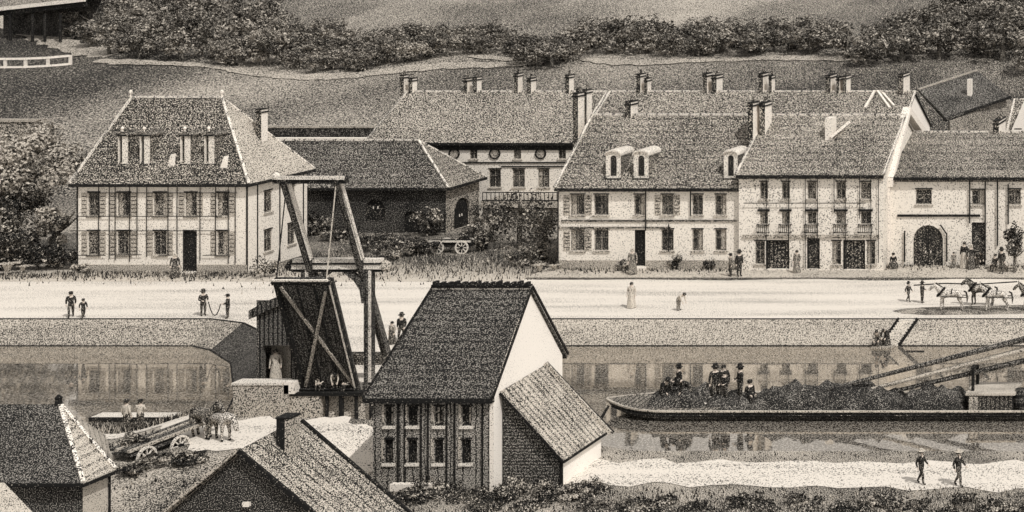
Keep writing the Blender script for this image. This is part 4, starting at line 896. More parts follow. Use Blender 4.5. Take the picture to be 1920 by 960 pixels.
# ------------------------------------------------------------------ people and horses: one skinned body each
PENDING = []
def skin_body(verts, edges, rad, parent, mats, region, sub=1, extra=None, scale=1.0):
    """verts: joints in the figure's own frame; region: material index of each joint"""
    me = bpy.data.meshes.new('body_cage'); me.from_pydata([tuple(Vector(v)*scale) for v in verts], edges, [])
    o = bpy.data.objects.new('body_cage', me); COL.objects.link(o)
    sk = o.modifiers.new('skin', 'SKIN'); sk.use_smooth_shade = True
    for i, d in enumerate(me.skin_vertices[0].data):
        r = rad[i]*scale; d.radius = (r, r) if not isinstance(r, tuple) else r; d.use_root = (i == 0); d.use_loose = False
    ss = o.modifiers.new('sub', 'SUBSURF'); ss.levels = sub; ss.render_levels = sub
    PENDING.append((o, parent, mats, [Vector(v)*scale for v in verts], region, extra))
def finish_bodies():
    dg = bpy.context.evaluated_depsgraph_get(); dg.update()
    for o, parent, mats, jv, region, extra in PENDING:
        me = bpy.data.meshes.new_from_object(o.evaluated_get(dg)); me.name = 'body'
        me.materials.clear()
        for m in mats: me.materials.append(m)
        for p in me.polygons:
            c = p.center; b = min(range(len(jv)), key=lambda i: (jv[i]-c).length_squared); p.material_index = region[b]; p.use_smooth = True
        if extra:
            bm = bmesh.new(); bm.from_mesh(me)
            for v, f, mi in zip(*extra):
                vs = [bm.verts.new(x) for x in v]
                for ff in f:
                    try: fc = bm.faces.new([vs[i] for i in ff]); fc.material_index = mi
                    except ValueError: pass
            bm.to_mesh(me); bm.free()
        nb_ = bpy.data.objects.new('body', me); COL.objects.link(nb_); nb_.parent = parent
        old = o.data; bpy.data.objects.remove(o); bpy.data.meshes.remove(old)
    PENDING.clear()
RP = random.Random(17)
def person(label, loc, h=1.7, face=0.0, pose='stand', female=False, hat=None, coat=None, legs=None, group=None, child=False, skirtm=None):
    """faces -Y at face=0"""
    t = thing('person', label, 'person', loc, face, group, world=False)
    coat = coat or m_coatd; legs = legs or m_trous
    j = dict(pelvis=(0,0,.52), waist=(0,0,.60), chest=(0,.0,.73), neck=(0,0,.835), head=(0,-.012,.895), crown=(0,-.005,.955))
    for s, n in ((-1,'r'), (1,'l')):
        j['sh'+n]=(s*.115,0,.795); j['el'+n]=(s*.15,.02,.635); j['wr'+n]=(s*.155,-.03,.495); j['hip'+n]=(s*.055,0,.49); j['kn'+n]=(s*.062,-.012,.275); j['an'+n]=(s*.062,.012,.045); j['to'+n]=(s*.07,-.085,.02)
    if pose == 'walk':
        j['knr']=(-.062,-.09,.29); j['anr']=(-.062,-.10,.055); j['tor']=(-.065,-.19,.03); j['knl']=(.062,.03,.275); j['anl']=(.062,.15,.075); j['tol']=(.066,.08,.02)
        j['elr']=(-.15,.08,.65); j['wrr']=(-.15,.03,.52); j['ell']=(.15,-.05,.64); j['wrl']=(.14,-.15,.54)
    if pose == 'point':
        j['elr']=(-.2,-.06,.72); j['wrr']=(-.25,-.2,.76)
    if pose == 'carry':
        for s, n in ((-1,'r'), (1,'l')): j['el'+n]=(s*.155,-.01,.64); j['wr'+n]=(s*.09,-.15,.62)
    if pose == 'sit':
        dz = -.26
        for k in ('pelvis','waist','chest','neck','head','crown','shr','shl','elr','ell'): j[k] = (j[k][0], j[k][1]-(.02 if k in ('chest','neck') else 0), j[k][2]+dz)
        for s, n in ((-1,'r'), (1,'l')): j['hip'+n]=(s*.06,0,.245); j['kn'+n]=(s*.075,-.23,.27); j['an'+n]=(s*.07,-.25,.045); j['to'+n]=(s*.075,-.34,.02); j['wr'+n]=(s*.09,-.17,.32)
    if pose == 'bend':
        j['waist']=(0,-.05,.585); j['chest']=(0,-.16,.66); j['neck']=(0,-.245,.70); j['head']=(0,-.30,.71); j['crown']=(0,-.35,.735)
        for s, n in ((-1,'r'), (1,'l')): j['sh'+n]=(s*.115,-.21,.675); j['el'+n]=(s*.13,-.25,.52); j['wr'+n]=(s*.1,-.31,.39)
    if pose == 'kneel':
        dz = -.22
        for k in ('pelvis','waist'): j[k] = (j[k][0], j[k][1]+.02, j[k][2]+dz)
        j['chest']=(0,-.12,.48); j['neck']=(0,-.19,.56); j['head']=(0,-.235,.60); j['crown']=(0,-.26,.65)
        for s, n in ((-1,'r'), (1,'l')): j['sh'+n]=(s*.115,-.16,.53); j['el'+n]=(s*.14,-.22,.38); j['wr'+n]=(s*.1,-.32,.27); j['hip'+n]=(s*.06,.02,.27); j['kn'+n]=(s*.07,-.12,.05); j['an'+n]=(s*.065,.12,.04); j['to'+n]=(s*.065,.2,.02)
    names = list(j); ix = {n: i for i, n in enumerate(names)}
    rad = dict(pelvis=.088, waist=.078, chest=.098, neck=.036, head=.062, crown=.046, sh=.052, el=.036, wr=.025, hip=.07, kn=.047, an=.031, to=.026)
    R = [rad.get(n, rad.get(n[:-1])) for n in names]
    reg = dict(pelvis=1, waist=1, chest=1, neck=0, head=0, crown=0, sh=1, el=1, wr=1, hip=2, kn=2, an=2, to=3)
    RG = [reg.get(n, reg.get(n[:-1])) for n in names]
    E = [('pelvis','waist'),('waist','chest'),('chest','neck'),('neck','head'),('head','crown')]
    for n in 'rl': E += [('chest','sh'+n),('sh'+n,'el'+n),('el'+n,'wr'+n),('pelvis','hip'+n),('hip'+n,'kn'+n),('kn'+n,'an'+n),('an'+n,'to'+n)]
    E = [(ix[a], ix[b]) for a, b in E]
    # hands with five fingers, face
    xv, xf, xm = [], [], []
    def blob(c, r, mi, n=6):
        q = MB(); q.lathe((0,0,0), [(r*.4,-r*.9),(r,-r*.3),(r,r*.3),(r*.4,r*.9)], n); xv.append([tuple(Vector(v)+Vector(c)) for v in q.v]); xf.append(q.f); xm.append(mi)
    for s, n in ((-1,'r'), (1,'l')):
        wv = Vector(j['wr'+n])*h; dv = (wv - Vector(j['el'+n])*h).normalized(); side = Vector((1,0,0)); side = (side - dv*side.dot(dv)).normalized(); pal = dv.cross(side)
        q = MB(); q.tube([wv-dv*.02, wv+dv*.045, wv+dv*.095], [.024, .036, .034], 6); xv.append(q.v); xf.append(q.f); xm.append(0)
        for k, (off, ln) in enumerate(((-.026,.07),(-.009,.08),(.009,.075),(.026,.058))):
            b0 = wv+dv*.085+side*off; q = MB(); q.tube([b0, b0+dv*ln*.5+pal*.01*s, b0+dv*ln*.85+pal*.035*s], [.010,.009,.007], 5); xv.append(q.v); xf.append(q.f); xm.append(0)
        b0 = wv+dv*.035-side*s*.03; q = MB(); q.tube([b0, b0-side*s*.03+dv*.03, b0-side*s*.035+dv*.06], [.012,.010,.008], 5); xv.append(q.v); xf.append(q.f); xm.append(0)
    hv = Vector(j['head'])*h; up = (Vector(j['crown'])-Vector(j['neck'])).normalized(); fw = Vector((0,-1,0)); fw = (fw-up*fw.dot(up)).normalized(); rt = fw.cross(up)
    hr = .062*h
    for s in (-1, 1):
        blob(hv+fw*hr*.86+rt*s*.036+up*.012, .010, 4); blob(hv+rt*s*hr*.98+up*.0, .020, 0)
    q = MB(); q.tube([hv+fw*hr*.85+up*.015, hv+fw*(hr+.022)-up*.016], [.010,.015], 5); xv.append(q.v); xf.append(q.f); xm.append(0)
    q = MB(); q.bar(hv+fw*hr*.86-up*.045-rt*.022, hv+fw*hr*.86-up*.045+rt*.022, .012, .008); xv.append(q.v); xf.append(q.f); xm.append(4)
    skin_body([j[n] for n in names], E, R, t, [m_skin, coat, legs, m_shoe, m_hair], RG, 1, (xv, xf, xm), h)
    # hair, hat, skirt
    cv = Vector(j['crown'])*h
    def oriented(q):
        Mx = Matrix((rt, -fw, up)).transposed(); q.v = [tuple(Mx @ Vector(v) + cv) for v in q.v]; return q
    q = MB(); q.lathe((0,.012*h,0), [(.066*h,-.055*h),(.071*h,-.02*h),(.064*h,.02*h),(.035*h,.043*h),(.005*h,.05*h)], 10); oriented(q).build('hair', m_hair, t, smooth=True)
    if hat == 'hat':
        q = MB(); q.lathe((0,0,.022*h), [(.115*h,-.012*h),(.118*h,-.004*h),(.068*h,.004*h),(.064*h,.075*h),(.05*h,.085*h)], 12); oriented(q).build('hat', m_coatd, t)
    elif hat == 'cap':
        q = MB(); q.lathe((0,0,.018*h), [(.075*h,-.012*h),(.08*h,.02*h),(.05*h,.045*h)], 10); q.box(-.045*h,.045*h,-.12*h,-.05*h,.008*h,.016*h); oriented(q).build('cap', m_coatd, t)
    elif hat == 'straw':
        q = MB(); q.lathe((0,0,.018*h), [(.12*h,-.012*h),(.12*h,-.004*h),(.07*h,.004*h),(.055*h,.055*h)], 12); oriented(q).build('hat', m_coatl, t)
    elif hat == 'bonnet':
        q = MB(); q.lathe((0,.02*h,-.02*h), [(.072*h,-.07*h),(.082*h,-.01*h),(.07*h,.045*h),(.03*h,.075*h)], 10); oriented(q).build('bonnet', m_coatl, t)
    if female:
        p = Vector(j['pelvis'])*h; q = MB(); n = 14
        if pose == 'kneel': prof = [(.24*h,0.01),(.25*h,.1*h),(.17*h,.28*h),(.09*h,.36*h)]; c = (0,.0,0)
        elif pose == 'sit': prof = [(.24*h,0.02),(.25*h,.16*h),(.19*h,.29*h),(.09*h,.34*h)]; c = (0,-.11*h,0)
        else: prof = [(.175*h,.02*h),(.165*h,.10*h),(.135*h,.34*h),(.112*h,.5*h),(.082*h,.61*h)]; c = (0,0,0)
        k0 = len(q.v); q.lathe(c, prof, n)
        q.v = [(x*(1+.07*math.sin(i*2.3)), y*(1+.07*math.sin(i*2.3)), z) for i, (x, y, z) in enumerate(q.v)]
        q.build('skirt', skirtm or legs, t)
    return t
def ng(px, py): return on_near(px, py)
def fl(px, py, z=.01): return on_flat(px, py, z)
P_ = person
P_('man in dark coat striding with a child on the left quay', fl(133,595), 1.75, .6, 'walk', hat='cap')
P_('child in dark smock walking beside a man on the left quay', fl(156,596), 1.3, .9, 'walk', hat='cap', child=True)
P_('man in a tall hat pulling a loose rope at the quay edge, left of centre', fl(381,592), 1.75, .9, 'carry', hat='hat')
P_('man in black holding the end of a rope on the quay beside the plank hut', fl(427,597), 1.65, -1.2, 'carry', hat='cap')
# rope between those two
q = MB(); a = fl(383,592); b = fl(425,597); pts = []
for k in range(11):
    f = k/10; pts.append((a.x+.35+(b.x-a.x-.7)*f, a.y-.1+(b.y-a.y)*f, .95-3.4*f*(1-f)+.05))
q.tube(pts, .035, 6); tag(q.build('rope', m_dark), 'dark slack rope hanging between two men on the quay', 'rope')
P_('woman in dark dress standing beside the open door of the hipped white house', (WX(328,122.6),122.6,.02), 1.85, .5, 'stand', True, 'bonnet')
P_('dark figure walking down the road nearest the black roof slope, right of the drawbridge', fl(753,641), 1.8, .2, 'walk', hat='hat')
P_('shorter dark figure beside the road right of the drawbridge tail', fl(735,645), 1.45, -.3, 'stand', True, coat=m_coatm)
P_('woman in long grey skirt at the doorway of the two dormer house', (WX(1186,123.4),123.4,.12), 2.0, .3, 'stand', True, 'bonnet', coat=m_coatm, skirtm=m_coatm)
P_('man in grey coat standing left in the pair at the dormer house corner', (WX(1370,122.6),122.6,.12), 1.75, -.8, 'stand', hat='cap', coat=m_coatm)
P_('taller man in black hat standing right in the pair at the house corner', (WX(1386,122.6),122.6,.12), 1.95, .9, 'stand', hat='hat')
P_('pale figure standing alone on the open quay below the two dormer house', fl(1184,577), 1.8, 0, 'stand', True, coat=m_coatl, skirtm=m_coatl)
P_('pale bent figure on the open quay left of the horse team', fl(1272,582), 1.6, 1.2, 'bend', coat=m_coatl, legs=m_coatm)
P_('woman in grey standing between the two dark shopfronts', (WX(1494,124),124,.12), 1.75, -.2, 'stand', True, None, coat=m_coatm, skirtm=m_coatm)
P_('hunched person seated against the wall left of the arched gate', (WX(1675,125.8),125.8,.12), 1.6, .1, 'sit', True, 'cap')
P_('stooping small figure right of the arched gate', (WX(1788,126.1),126.1,.12), 1.2, .3, 'stand', True, coat=m_coatm, skirtm=m_coatm, child=True)
P_('tall woman in black bodice and pale skirt beside the arched gate', (WX(1808,125.9),125.9,.12), 2.05, -.3, 'stand', True, None, skirtm=m_coatl)
P_('bent man leaning at the barred door of the gate house', (WX(1832,125.8),125.8,.12), 1.75, .9, 'bend', hat='cap')
P_('man sitting with a child at his knee near the small tree at right', (WX(1866,124.8),124.8,.12), 1.75, -.5, 'sit', hat=None)
P_('child crouched beside a seated man near the small tree at right', (WX(1882,124.6),124.6,.12), 1.2, 1.2, 'sit', hat=None, coat=m_coatm, child=True)
P_('dark woman standing close at the right of the tall woman by the arched gate', (WX(1821,125.5),125.5,.12), 1.9, .4, 'stand', True, 'bonnet')
P_('man in black coat and hat standing left of the small round headed tree', (WX(1878,123.6),123.6,.12), 1.95, -.4, 'stand', hat='hat')
P_('first walker ahead of the horse team, in a broad hat', fl(1703,566), 1.4, 1.2, 'walk', hat='hat')
P_('second walker close before the leading horse, pole on shoulder', fl(1729,568), 1.5, 1.3, 'carry', hat='hat')
P_('washerwoman kneeling at the water at the foot of the stone steps', (WX(1645,107.55),107.55,-1.42), 1.6, .1, 'kneel', True, coat=m_coatm)
P_('second washerwoman bending over the water beside the stone steps', (WX(1663,107.6),107.6,-1.42), 1.5, -.3, 'bend', True, coat=m_coatd)
P_('man with pale back standing left on the bank before the landing stage', ng(237,809), 1.75, 2.9, 'stand', hat='cap', coat=m_coatl)
P_('man in pale shirt standing right on the bank before the landing stage', ng(263,806), 1.65, 3.3, 'carry', hat='cap', coat=m_coatl)
P_('pale figure standing in the opening of the tall plank hut', (WX(517,93.2),93.2,.02), 1.9, .3, 'stand', True, None, coat=m_coatl, skirtm=m_coatl)
P_('man with pale cap walking first on the towpath at lower right', ng(1727,908), 1.72, 1.3, 'walk', hat='straw')
P_('man with pale cap walking behind on the towpath at lower right', ng(1797,912), 1.78, 1.3, 'walk', hat='straw')
P_('second man bent over the sill at the foot of the raised deck, middle of three', (WX(628,90.75),90.75,.21), 1.35, .5, 'bend', hat='cap', coat=m_coatl)
P_('third man at the foot of the raised deck, nearest the pale portal post', (WX(655,90.75),90.75,.21), 1.4, -.6, 'sit', hat='hat', coat=m_coatm)
P_('first man sitting on the sill at the foot of the raised deck, nearest the parapet', (WX(600,90.75),90.75,.21), 1.4, .2, 'sit', hat='cap', coat=m_coatl)
# slab for washing
t = thing('wash_platform', 'small flat washing stone at the waterline left of the steps', 'platform', (WX(1654,107.5),107.5,ZW)); q = MB(); q.box(WX(1636,107.5),WX(1676,107.5),107.2,108.1,ZW-.3,-1.42); q.build('slab', m_stone, t)
t = thing('steps', 'narrow stone steps with dark strings running down the right quay slope', 'steps', (WX(1700,109.2),109.2,0))
a, b = Vector((WX(1703,109.1),109.1,.02)), Vector((WX(1668,107.9),107.85,ZW+.05)); sd_ = Vector((.62,0,0))
for s in (-1, 1):
    q = MB(); q.bar(a+sd_*s, b+sd_*s, .14, .2); q.build('string', m_dark, t)
q = MB()
for k in range(10):
    c = a+(b-a)*(k+.5)/10; q.box(c.x-.55, c.x+.55, c.y-.14, c.y+.14, c.z-.2, c.z+.03)
q.build('tread', m_woodl, t)
q = MB(); x = WX(1718,106.5); q.bar((x-.65,106.4,ZW+.02), (x+.55,106.4,ZW+.02), .10, .08); tag(q.build('floating_pole', m_dark), 'short dark pole floating on the water right of the washerwomen', 'pole')

# ---- horses
def horse(label, loc, face, hide, h=1.55, graze=False, group=None, harness=True, mane=None):
    """head towards -X at face=0; h = height at the withers"""
    t = thing('horse', label, 'horse', loc, face, group, world=False)
    J = [(.42,0,.83),(.12,0,.80),(-.18,0,.82),(-.42,0,.86),(-.60,0,1.06),(-.76,0,1.24),(-.88,0,1.16),(-1.04,0,.98)]
    Rr = [.20,.205,.215,.20,.14,.095,.095,.058]; RG = [0]*8; E = [(i,i+1) for i in range(7)]
    if graze: J[4:8] = [(-.66,0,.92),(-.84,0,.78),(-.92,0,.62),(-.97,0,.42)]
    def chain(base, pts, rs, rg):
        p = base
        for v, r_, g in zip(pts, rs, rg):
            J.append(v); Rr.append(r_); RG.append(g); E.append((p, len(J)-1)); p = len(J)-1
    for s in (-1, 1):
        o = .05*s
        chain(3, [(-.40,s*.11,.62),(-.42+o,s*.10,.36),(-.40+o,s*.10,.14),(-.45+o,s*.10,.03)], [.085,.05,.035,.05], [0,0,0,1])
        chain(0, [(.46,s*.12,.66),(.36-o,s*.12,.52),(.54-o,s*.11,.33),(.50-o,s*.11,.12),(.45-o,s*.11,.03)], [.115,.085,.052,.038,.05], [0,0,0,0,1])
    sc_ = h/1.0
    J = [tuple(Vector(v)*sc_) for v in J]; Rr = [r_*sc_ for r_ in Rr]
    hd = Vector(J[5])
    xv, xf, xm = [], [], []
    for s in (-1, 1):
        q = MB(); q.tube([hd+Vector((0,s*.05,.06))*sc_, hd+Vector((-.01,s*.065,.20))*sc_], [.03*sc_,.008*sc_], 5); xv.append(q.v); xf.append(q.f); xm.append(0)
        q = MB(); c = (hd*.45+Vector(J[6])*.55)+Vector((0,s*.09*sc_,.02)); q.lathe(c, [(.004,-.02),(.02,0),(.004,.02)], 6); xv.append(q.v); xf.append(q.f); xm.append(1)
    order = sorted(range(len(J)), key=lambda i: i != 1); inv = {o: k for k, o in enumerate(order)}
    skin_body([J[i] for i in order], [(inv[a], inv[b]) for a, b in E], [Rr[i] for i in order], t, [hide, m_shoe], [RG[i] for i in order], 1, (xv, xf, xm), 1.0)
    q = MB(); q.tube([(.60*sc_,0,.92*sc_),(.72*sc_,0,.86*sc_),(.78*sc_,0,.60*sc_),(.76*sc_,0,.34*sc_)], [.05,.07,.08,.02], 6); q.build('tail', mane or m_hair, t)
    q = MB()
    for k in range(7):
        f = k/6; p = Vector(J[5])*(1-f)+Vector(J[3])*f; q.bar(p+Vector((.09,0,.14))*sc_*(.7+.6*f), p+Vector((.15,.07,-.02))*sc_, .10*sc_, .05*sc_)
    q.build('mane', mane or m_hair, t)
    if harness:
        q = MB(); c = Vector((-.47,0,.90))*sc_; n = 14; ax = Vector((-.75,0,.66)); u = Vector((.66,0,.75))
        ring = [c+u*math.cos(2*PI*k/n)*.26*sc_+Vector((0,1,0))*math.sin(2*PI*k/n)*.21*sc_ for k in range(n+1)]
        for a_, b_ in zip(ring, ring[1:]): q.bar(a_, b_, .09*sc_, .09*sc_)
        q.build('collar', m_dark, t)
        q = MB()
        for s in (-1, 1): q.bar((-.45*sc_, s*.23*sc_, .72*sc_), (.75*sc_, s*.24*sc_, .66*sc_), .04, .05)
        q.bar((.05*sc_,-.22*sc_,.85*sc_), (.05*sc_,-.12*sc_,1.01*sc_), .06); q.bar((.05*sc_,-.12*sc_,1.01*sc_), (.05*sc_,.12*sc_,1.01*sc_), .06); q.bar((.05*sc_,.12*sc_,1.01*sc_), (.05*sc_,.22*sc_,.85*sc_), .06)
        q.build('harness', m_dark, t)
    return t
g6 = 'draught horses walking in line on the quay road'
horse('leading white horse of the team, just behind the two walkers', fl(1783,582), .10, m_horsew, 1.45, group=g6)
horse('second pale horse of the team with rounded white rump', fl(1868,583), .06, m_horsew, 1.45, group=g6)
horse('dark horse harnessed on the far side of the second pale horse', (fl(1838,577).x, 113.1, .01), -.02, m_horsed, 1.45, group=g6)
horse('dark horse of the team half cut by the right edge', fl(1940,582), .05, m_horsed, 1.45, group=g6)
horse('white horse with lowered head on the bright bank road before the timber cart', ng(408,826), 2.75, m_horsew, 1.5, graze=True, mane=m_horseg, harness=False)
horse('dark horse standing beside the white one at the end of the timber cart', ng(384,822), 2.7, m_horsed, 1.55, harness=False)
q = MB(); a = fl(1700,580); q.tube([(fl(1745,545).x, 112.6, 1.55), (fl(1800,545).x, 112.6, 1.68), (fl(1860,545).x, 112.6, 1.62), (fl(1930,545).x, 112.6, 1.8)], .045, 6)
tag(q.build('tow_rope', m_dark), 'long dark tow rope running over the backs of the horse team', 'rope')

# ---- carts
def wheel(parent, c, R, ax=(0,1,0), mats=None):
    ax = Vector(ax).normalized(); u = Vector((0,0,1)); v = ax.cross(u); n = 18; c = Vector(c); q = MB()
    ring = [c+(u*math.sin(2*PI*k/n)+v*math.cos(2*PI*k/n))*R for k in range(n)]
    for k in range(n): q.bar(ring[k], ring[(k+1) % n], .11, .10, up=ax)
    o = q.build('wheel', m_woodl, parent)
    q = MB()
    for k in range(8): q.bar(c, c+(u*math.sin(2*PI*k/8)+v*math.cos(2*PI*k/8))*R*.96, .06, .06, up=ax)
    q.build('spokes', m_woodl, o); q = MB(); q.tube([c-ax*.14, c+ax*.14], .13, 8); q.build('hub', m_dark, o)
W = thing('wagon', 'wagon with two pale spoked wheels parked in the dark shade of the court', 'wagon', (WX(848,133),133,0))
xw0, xw1 = WX(822,132.4), WX(868,132.4)
for x in (xw0, xw1):
    for yy in (132.2, 133.7): wheel(W, (x, yy, .52), .50)
q = MB(); q.box(xw0-.7, xw1+.6, 132.35, 133.55, .55, .85); q.slab([(xw0-.7,132.35,1.15),(xw1+.6,132.35,1.25),(xw1+.6,132.28,.85),(xw0-.7,132.28,.85)], .05, d=(0,1,0)); q.build('body', m_dark, W)
q = MB(); q.box(xw0-.8, xw1+.7, 132.2, 132.27, .95, 1.1); q.build('side_rail', m_woodl, W)
for x in (xw0, xw1):
    q = MB(); q.tube([(x,132.2,.52),(x,133.7,.52)], .07, 6); q.build('axle', m_dark, W)
Ct = thing('timber_cart', 'long timber cart loaded with dark brushwood standing behind the white horse', 'cart', ng(290,852))
b0 = ng(235,862); f0 = ng(385,812); d = (f0-b0); d.z = 0; Ln = d.length; d.normalize(); sdv = Vector((-d.y, d.x, 0)); b0.z = -1.2
def cp(s, t_, z): p = b0+d*s+sdv*t_; return (p.x, p.y, -1.2+z+ (near_z(p.x,p.y)+1.2)*.6)
for s in (.5, 2.3):
    for t_ in (-.75, .75): wheel(Ct, cp(s, t_, .5), .48, sdv)
    q = MB(); q.tube([cp(s,-.75,.5), cp(s,.75,.5)], .07, 6); q.build('axle', m_dark, Ct)
for t_ in (-.55, -.3, -.05, .25, .55):
    q = MB(); q.bar(cp(-.3,t_,.98+.06*abs(t_)), cp(Ln+.4,t_*.8,1.25+.1*t_), .16, .13); q.build('pole', m_stone if t_ in (-.55, .25) else m_wood, Ct)
q = MB(); q.slab([cp(-.2,-.6,.82),cp(2.9,-.6,.85),cp(2.9,.6,.85),cp(-.2,.6,.82)], .1); q.build('bed', m_wood, Ct)
t = thing('brushwood', 'dark heap of brushwood piled on the timber cart', 'brushwood', cp(1.0,0,.82), 0, world=False)
link('twigs', crown_mesh(301, .8, .7, .5, 12, 700, .10, .15, .42), t, (-.5,-.2,.3)); link('sticks', crown_mesh(302, .7, .6, .3, 8, 200, .16, .1, .4), t, (-.5,-.2,.15))
for lab, px, py, w, h in (('dark rubbish heap on the ground below the timber cart', 300, 868, 1.2, .5), ('dark heap between the cart and the gable fronted shed', 350, 868, 1.0, .45), ('low dark heap beside the pale hip of the black barn', 250, 885, .8, .4)):
    p = ng(px, py); shrub(lab, p, w, h, .12, ls=.09, n=700, nc=14)

# ---- barge
m_gun = M('worn_gunwale', .24, 8, cloud=(1, .12), cst=(.5, 1, 1))
Bt = thing('barge', 'long low tarred barge with lowered spars and crew moored on the river', 'barge', (-20, 92.5, ZW))
YB = 92.55; xb0 = WX(1137, YB); xb1 = WX(2180, YB); st = []
N = 40
for k in range(N+1):
    f = k/N; x = xb0+(xb1-xb0)*(f**1.35)
    e = min(1, (x-xb0)/4.2); b = 1.92*(1-(1-e)**2.2)+.04; z = -.98+.18*(1-e)**2
    st.append((x, b, z, e))
mb = MB(); vs = []
for x, b, z, e in st:
    kz = ZW-.35+(1-e)**2*.55
    vs += [(x, YB-b, z), (x+.25*(1-e), YB-b*.86, (z+kz)/2-.06), (x+.9*(1-e), YB-b*.55, kz), (x+.9*(1-e), YB+b*.55, kz), (x+.25*(1-e), YB+b*.86, (z+kz)/2-.06), (x, YB+b, z)]
mb.add(vs, [(i*6+j, (i+1)*6+j, (i+1)*6+j+1, i*6+j+1) for i in range(N) for j in range(5)] + [(0,1,2,3,4,5)])
Hu = mb.build('hull', m_hull, Bt)
for s in (-1, 1):
    q = MB()
    for a, b in zip(st, st[1:]): q.bar((a[0],YB+s*a[1],a[2]+.03), (b[0],YB+s*b[1],b[2]+.03), .13, .09)
    q.build('gunwale', m_gun, Bt)
    q = MB()
    for a, b in zip(st[2:], st[3:]): q.bar((a[0],YB+s*(a[1]+.02),a[2]-.2), (b[0],YB+s*(b[1]+.02),b[2]-.2), .1, .07)
    q.build('rubbing_strake', m_dark, Bt)
mb = MB(); vs = []
for x, b, z, e in st: vs += [(x, YB-b*.97, z-.10-.25*e), (x, YB+b*.97, z-.10-.25*e)]
mb.add(vs, [(i*2, i*2+2, i*2+3, i*2+1) for i in range(N)]); mb.build('deck', M('barge_deck', .7, 8), Bt, fix=False)
q = MB(); q.add([(st[k][0], YB+s*st[k][1]*.95, st[k][2]+.05) for k in range(0,14) for s in (-1,1)], [(i*2,i*2+2,i*2+3,i*2+1) for i in range(13)]); q.build('foredeck', M('foredeck_planks', .72, 8, lines=(('X', .3, .08, .3),)), Bt, fix=False)
def xpx(px, Y=YB): return WX(px, Y)
for k, (a, b) in enumerate((((1540,733),(1990,618)),((1600,738),(1990,638)),((1640,742),(1990,660)))):
    Ya = YB-.2+.25*k; q = MB(); q.tube([(WX(a[0],Ya),Ya,WZ(a[1],Ya)), (WX(b[0],Ya),Ya,WZ(b[1],Ya))], [.10,.19], 8); q.build('spar', m_wood if k != 1 else m_gun, Bt)
q = MB(); q.bar((xpx(1828),YB-.6,-1.2), (xpx(1828),YB-.6,WZ(684,YB)), .16); q.bar((xpx(1828),YB+.8,-1.2), (xpx(1828),YB+.8,WZ(684,YB)), .16); q.bar((xpx(1828),YB-.8,WZ(686,YB)), (xpx(1828),YB+1,WZ(686,YB)), .2); q.build('trestle', m_dark, Bt)
q = MB(); q.box(xpx(1822), xpx(1905), YB-1.1, YB+1.1, -1.25, WZ(731,YB)); cab = q.build('cabin', M('cabin_boards', .78, 8, lines=(('X',.25,.1,.3),)), Bt)
q = MB(); q.box(xpx(1818), xpx(1910), YB-1.2, YB+1.2, WZ(731,YB)+.002, WZ(727,YB)); q.build('cabin_roof', m_gun, Bt)
q = MB(); q.box(xpx(1824), xpx(1840), YB-1.16, YB-1.103, -1.2, -.35); q.build('cabin_door', m_stone, Bt)
q = MB(); q.bar((xb0+.55,YB-1.0,-.9), (xb0+.2,YB-1.7,ZW-.25), .13, .09); q.build('oar', m_dark, Bt)
q = MB(); q.tube([(xpx(1265),YB-.3,-.55),(xpx(1345),YB-.9,-.9)], .06, 6); q.tube([(xpx(1255),YB+.2,-.55),(xpx(1400),YB-.2,-.85)], .05, 6); q.build('oar', m_woodl, Bt)
def heap(label, x0, x1, hgt, seed, cat='cargo heap'):
    r = random.Random(seed); nx_, ny_ = 26, 9; xs_ = [x0+(x1-x0)*i/(nx_-1) for i in range(nx_)]; ys_ = [YB-1.5+3.0*k/(ny_-1) for k in range(ny_)]
    def z(x, y):
        u = (x-x0)/(x1-x0)*2-1; v = (y-YB)/1.5; e = max(0, (1-u**4))*max(0, 1-v*v)
        return -1.25 + e**.6*hgt*(1+.30*math.sin(x*3.1+seed)*math.cos(y*2.7)+.1*math.sin(x*7.3)) + r.uniform(0,.14)*(e > 0)
    mb = grid_mesh(xs_, ys_, z); k = len(mb.v)
    o = mb.build('cargo_heap', m_cargo); tag(o, label, cat); return o
heap('long dark heap of cargo amidships between the crew and the trestle', xpx(1405), xpx(1700), 1.15, 1)
heap('dark heap of cargo between the trestle and the low cabin on the barge', xpx(1695), xpx(1815), 1.05, 2)
heap('low dark bundle of gear behind the bow of the barge', xpx(1225), xpx(1335), 1.15, 4, 'gear')
heap('low dark bundle of gear around the feet of the three boatmen amidships', xpx(1325), xpx(1420), .62, 6, 'gear')
t = thing('barrel', 'dark barrel standing behind the barge cabin at the right edge', 'barrel', (xpx(1915),YB,-1.2)); q = MB(); q.lathe((xpx(1917),YB-.6,-1.24), [(.3,0),(.42,.5),(.42,.7),(.3,1.2)], 12); q.build('staves', m_hull, t)
q = MB(); q.lathe((xpx(1917),YB-.6,-1.24), [(.40,.32),(.425,.34),(.43,.44),(.41,.46)], 12); q.lathe((xpx(1917),YB-.6,-1.24), [(.40,.78),(.42,.8),(.40,.9),(.38,.92)], 12); q.build('hoop', m_dark, t)
dz = -1.22
P_('boatman in black crouched low nearest the bow of the barge', (xpx(1246),YB-.3,-.75), 1.9, 1.0, 'kneel', hat='cap')
P_('boatman sitting hunched on the gear behind the bow', (xpx(1272),YB+.1,-.35), 2.0, -.9, 'sit', hat='hat')
P_('tall boatman standing left in the trio amidships', (xpx(1339),YB+.2,-1.0), 2.1, .5, 'stand', hat='hat')
P_('shorter boatman in the middle of the trio amidships', (xpx(1360),YB-.1,-1.0), 1.85, -.3, 'carry', hat=None)
P_('boatman standing right in the trio amidships, arms raised to his chest', (xpx(1387),YB+.1,-1.0), 2.1, -.9, 'carry', hat='hat')
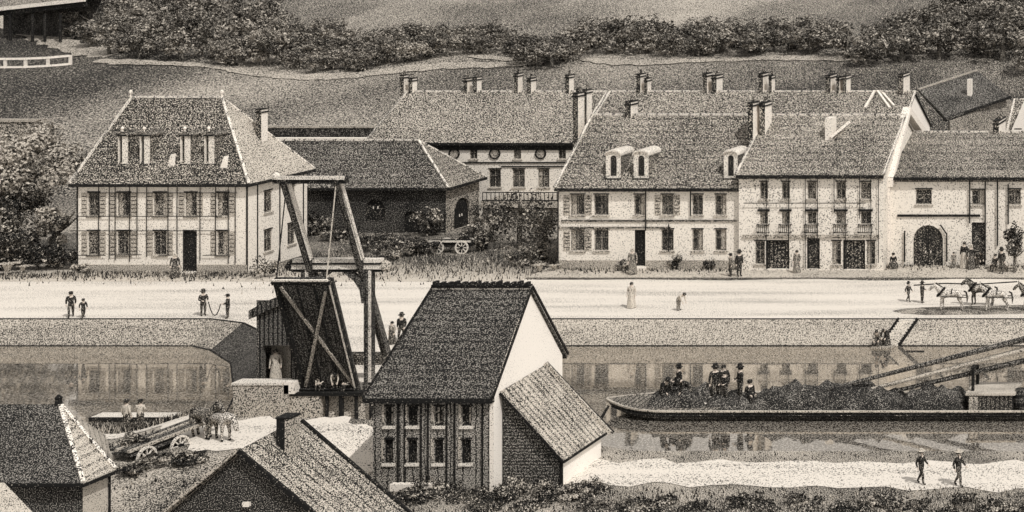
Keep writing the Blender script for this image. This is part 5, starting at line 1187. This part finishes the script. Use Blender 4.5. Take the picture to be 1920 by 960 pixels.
P_('boatman bending over the gear between the bow group and the trio', (xpx(1300),YB-.5,-.9), 1.9, -1.0, 'bend', hat='cap')
P_('boatman standing close behind the trio amidships, bareheaded', (xpx(1349),YB+.7,-1.0), 2.0, .2, 'stand', hat=None)
P_('boatman seated on the deck beside the trio, dark jacket', (xpx(1410),YB-.4,-1.0), 1.9, .9, 'sit', hat='cap')
finish_bodies()

# ------------------------------------------------------------------ camera and daylight
cam = bpy.data.cameras.new('Camera'); co = bpy.data.objects.new('Camera', cam); COL.objects.link(co)
co.location = (0, 0, HC); co.rotation_euler = (PI/2, 0, 0)
cam.sensor_width = 36; cam.sensor_fit = 'HORIZONTAL'; cam.lens = F/1920*36
cam.shift_x = -(CX-960)/1920; cam.shift_y = -(480-CY)/1920
cam.clip_start = 1; cam.clip_end = 3000
sc.camera = co
w = bpy.data.worlds.new('World'); sc.world = w; w.use_nodes = True
n, l = w.node_tree.nodes, w.node_tree.links
sd3 = Vector((.56, -.50, .95)).normalized()
sky = n.new('ShaderNodeTexSky'); sky.sky_type = 'NISHITA'; sky.sun_disc = False
sky.sun_elevation = math.asin(sd3.z); sky.sun_rotation = math.atan2(sd3.x, sd3.y)
hs = n.new('ShaderNodeHueSaturation'); hs.inputs['Saturation'].default_value = .04
mm = n.new('ShaderNodeMix'); mm.data_type = 'RGBA'; mm.blend_type = 'MULTIPLY'; mm.inputs['Factor'].default_value = 1; mm.inputs['B'].default_value = (1, .955, .90, 1)
l.new(sky.outputs[0], hs.inputs['Color']); l.new(hs.outputs[0], mm.inputs['A'])
l.new(mm.outputs['Result'], n['Background'].inputs['Color']); n['Background'].inputs['Strength'].default_value = .15
sun = bpy.data.lights.new('Sun', 'SUN'); sun.energy = 2.8; sun.angle = math.radians(.8); sun.color = (1, .965, .915)
so = bpy.data.objects.new('Sun', sun); COL.objects.link(so); so.rotation_euler = sd3.to_track_quat('Z', 'Y').to_euler(); so.location = (0, 60, 60)
vs_ = sc.view_settings; vs_.view_transform = 'Standard'; vs_.look = 'None'; vs_.exposure = 0; vs_.gamma = 1; vs_.use_curve_mapping = False
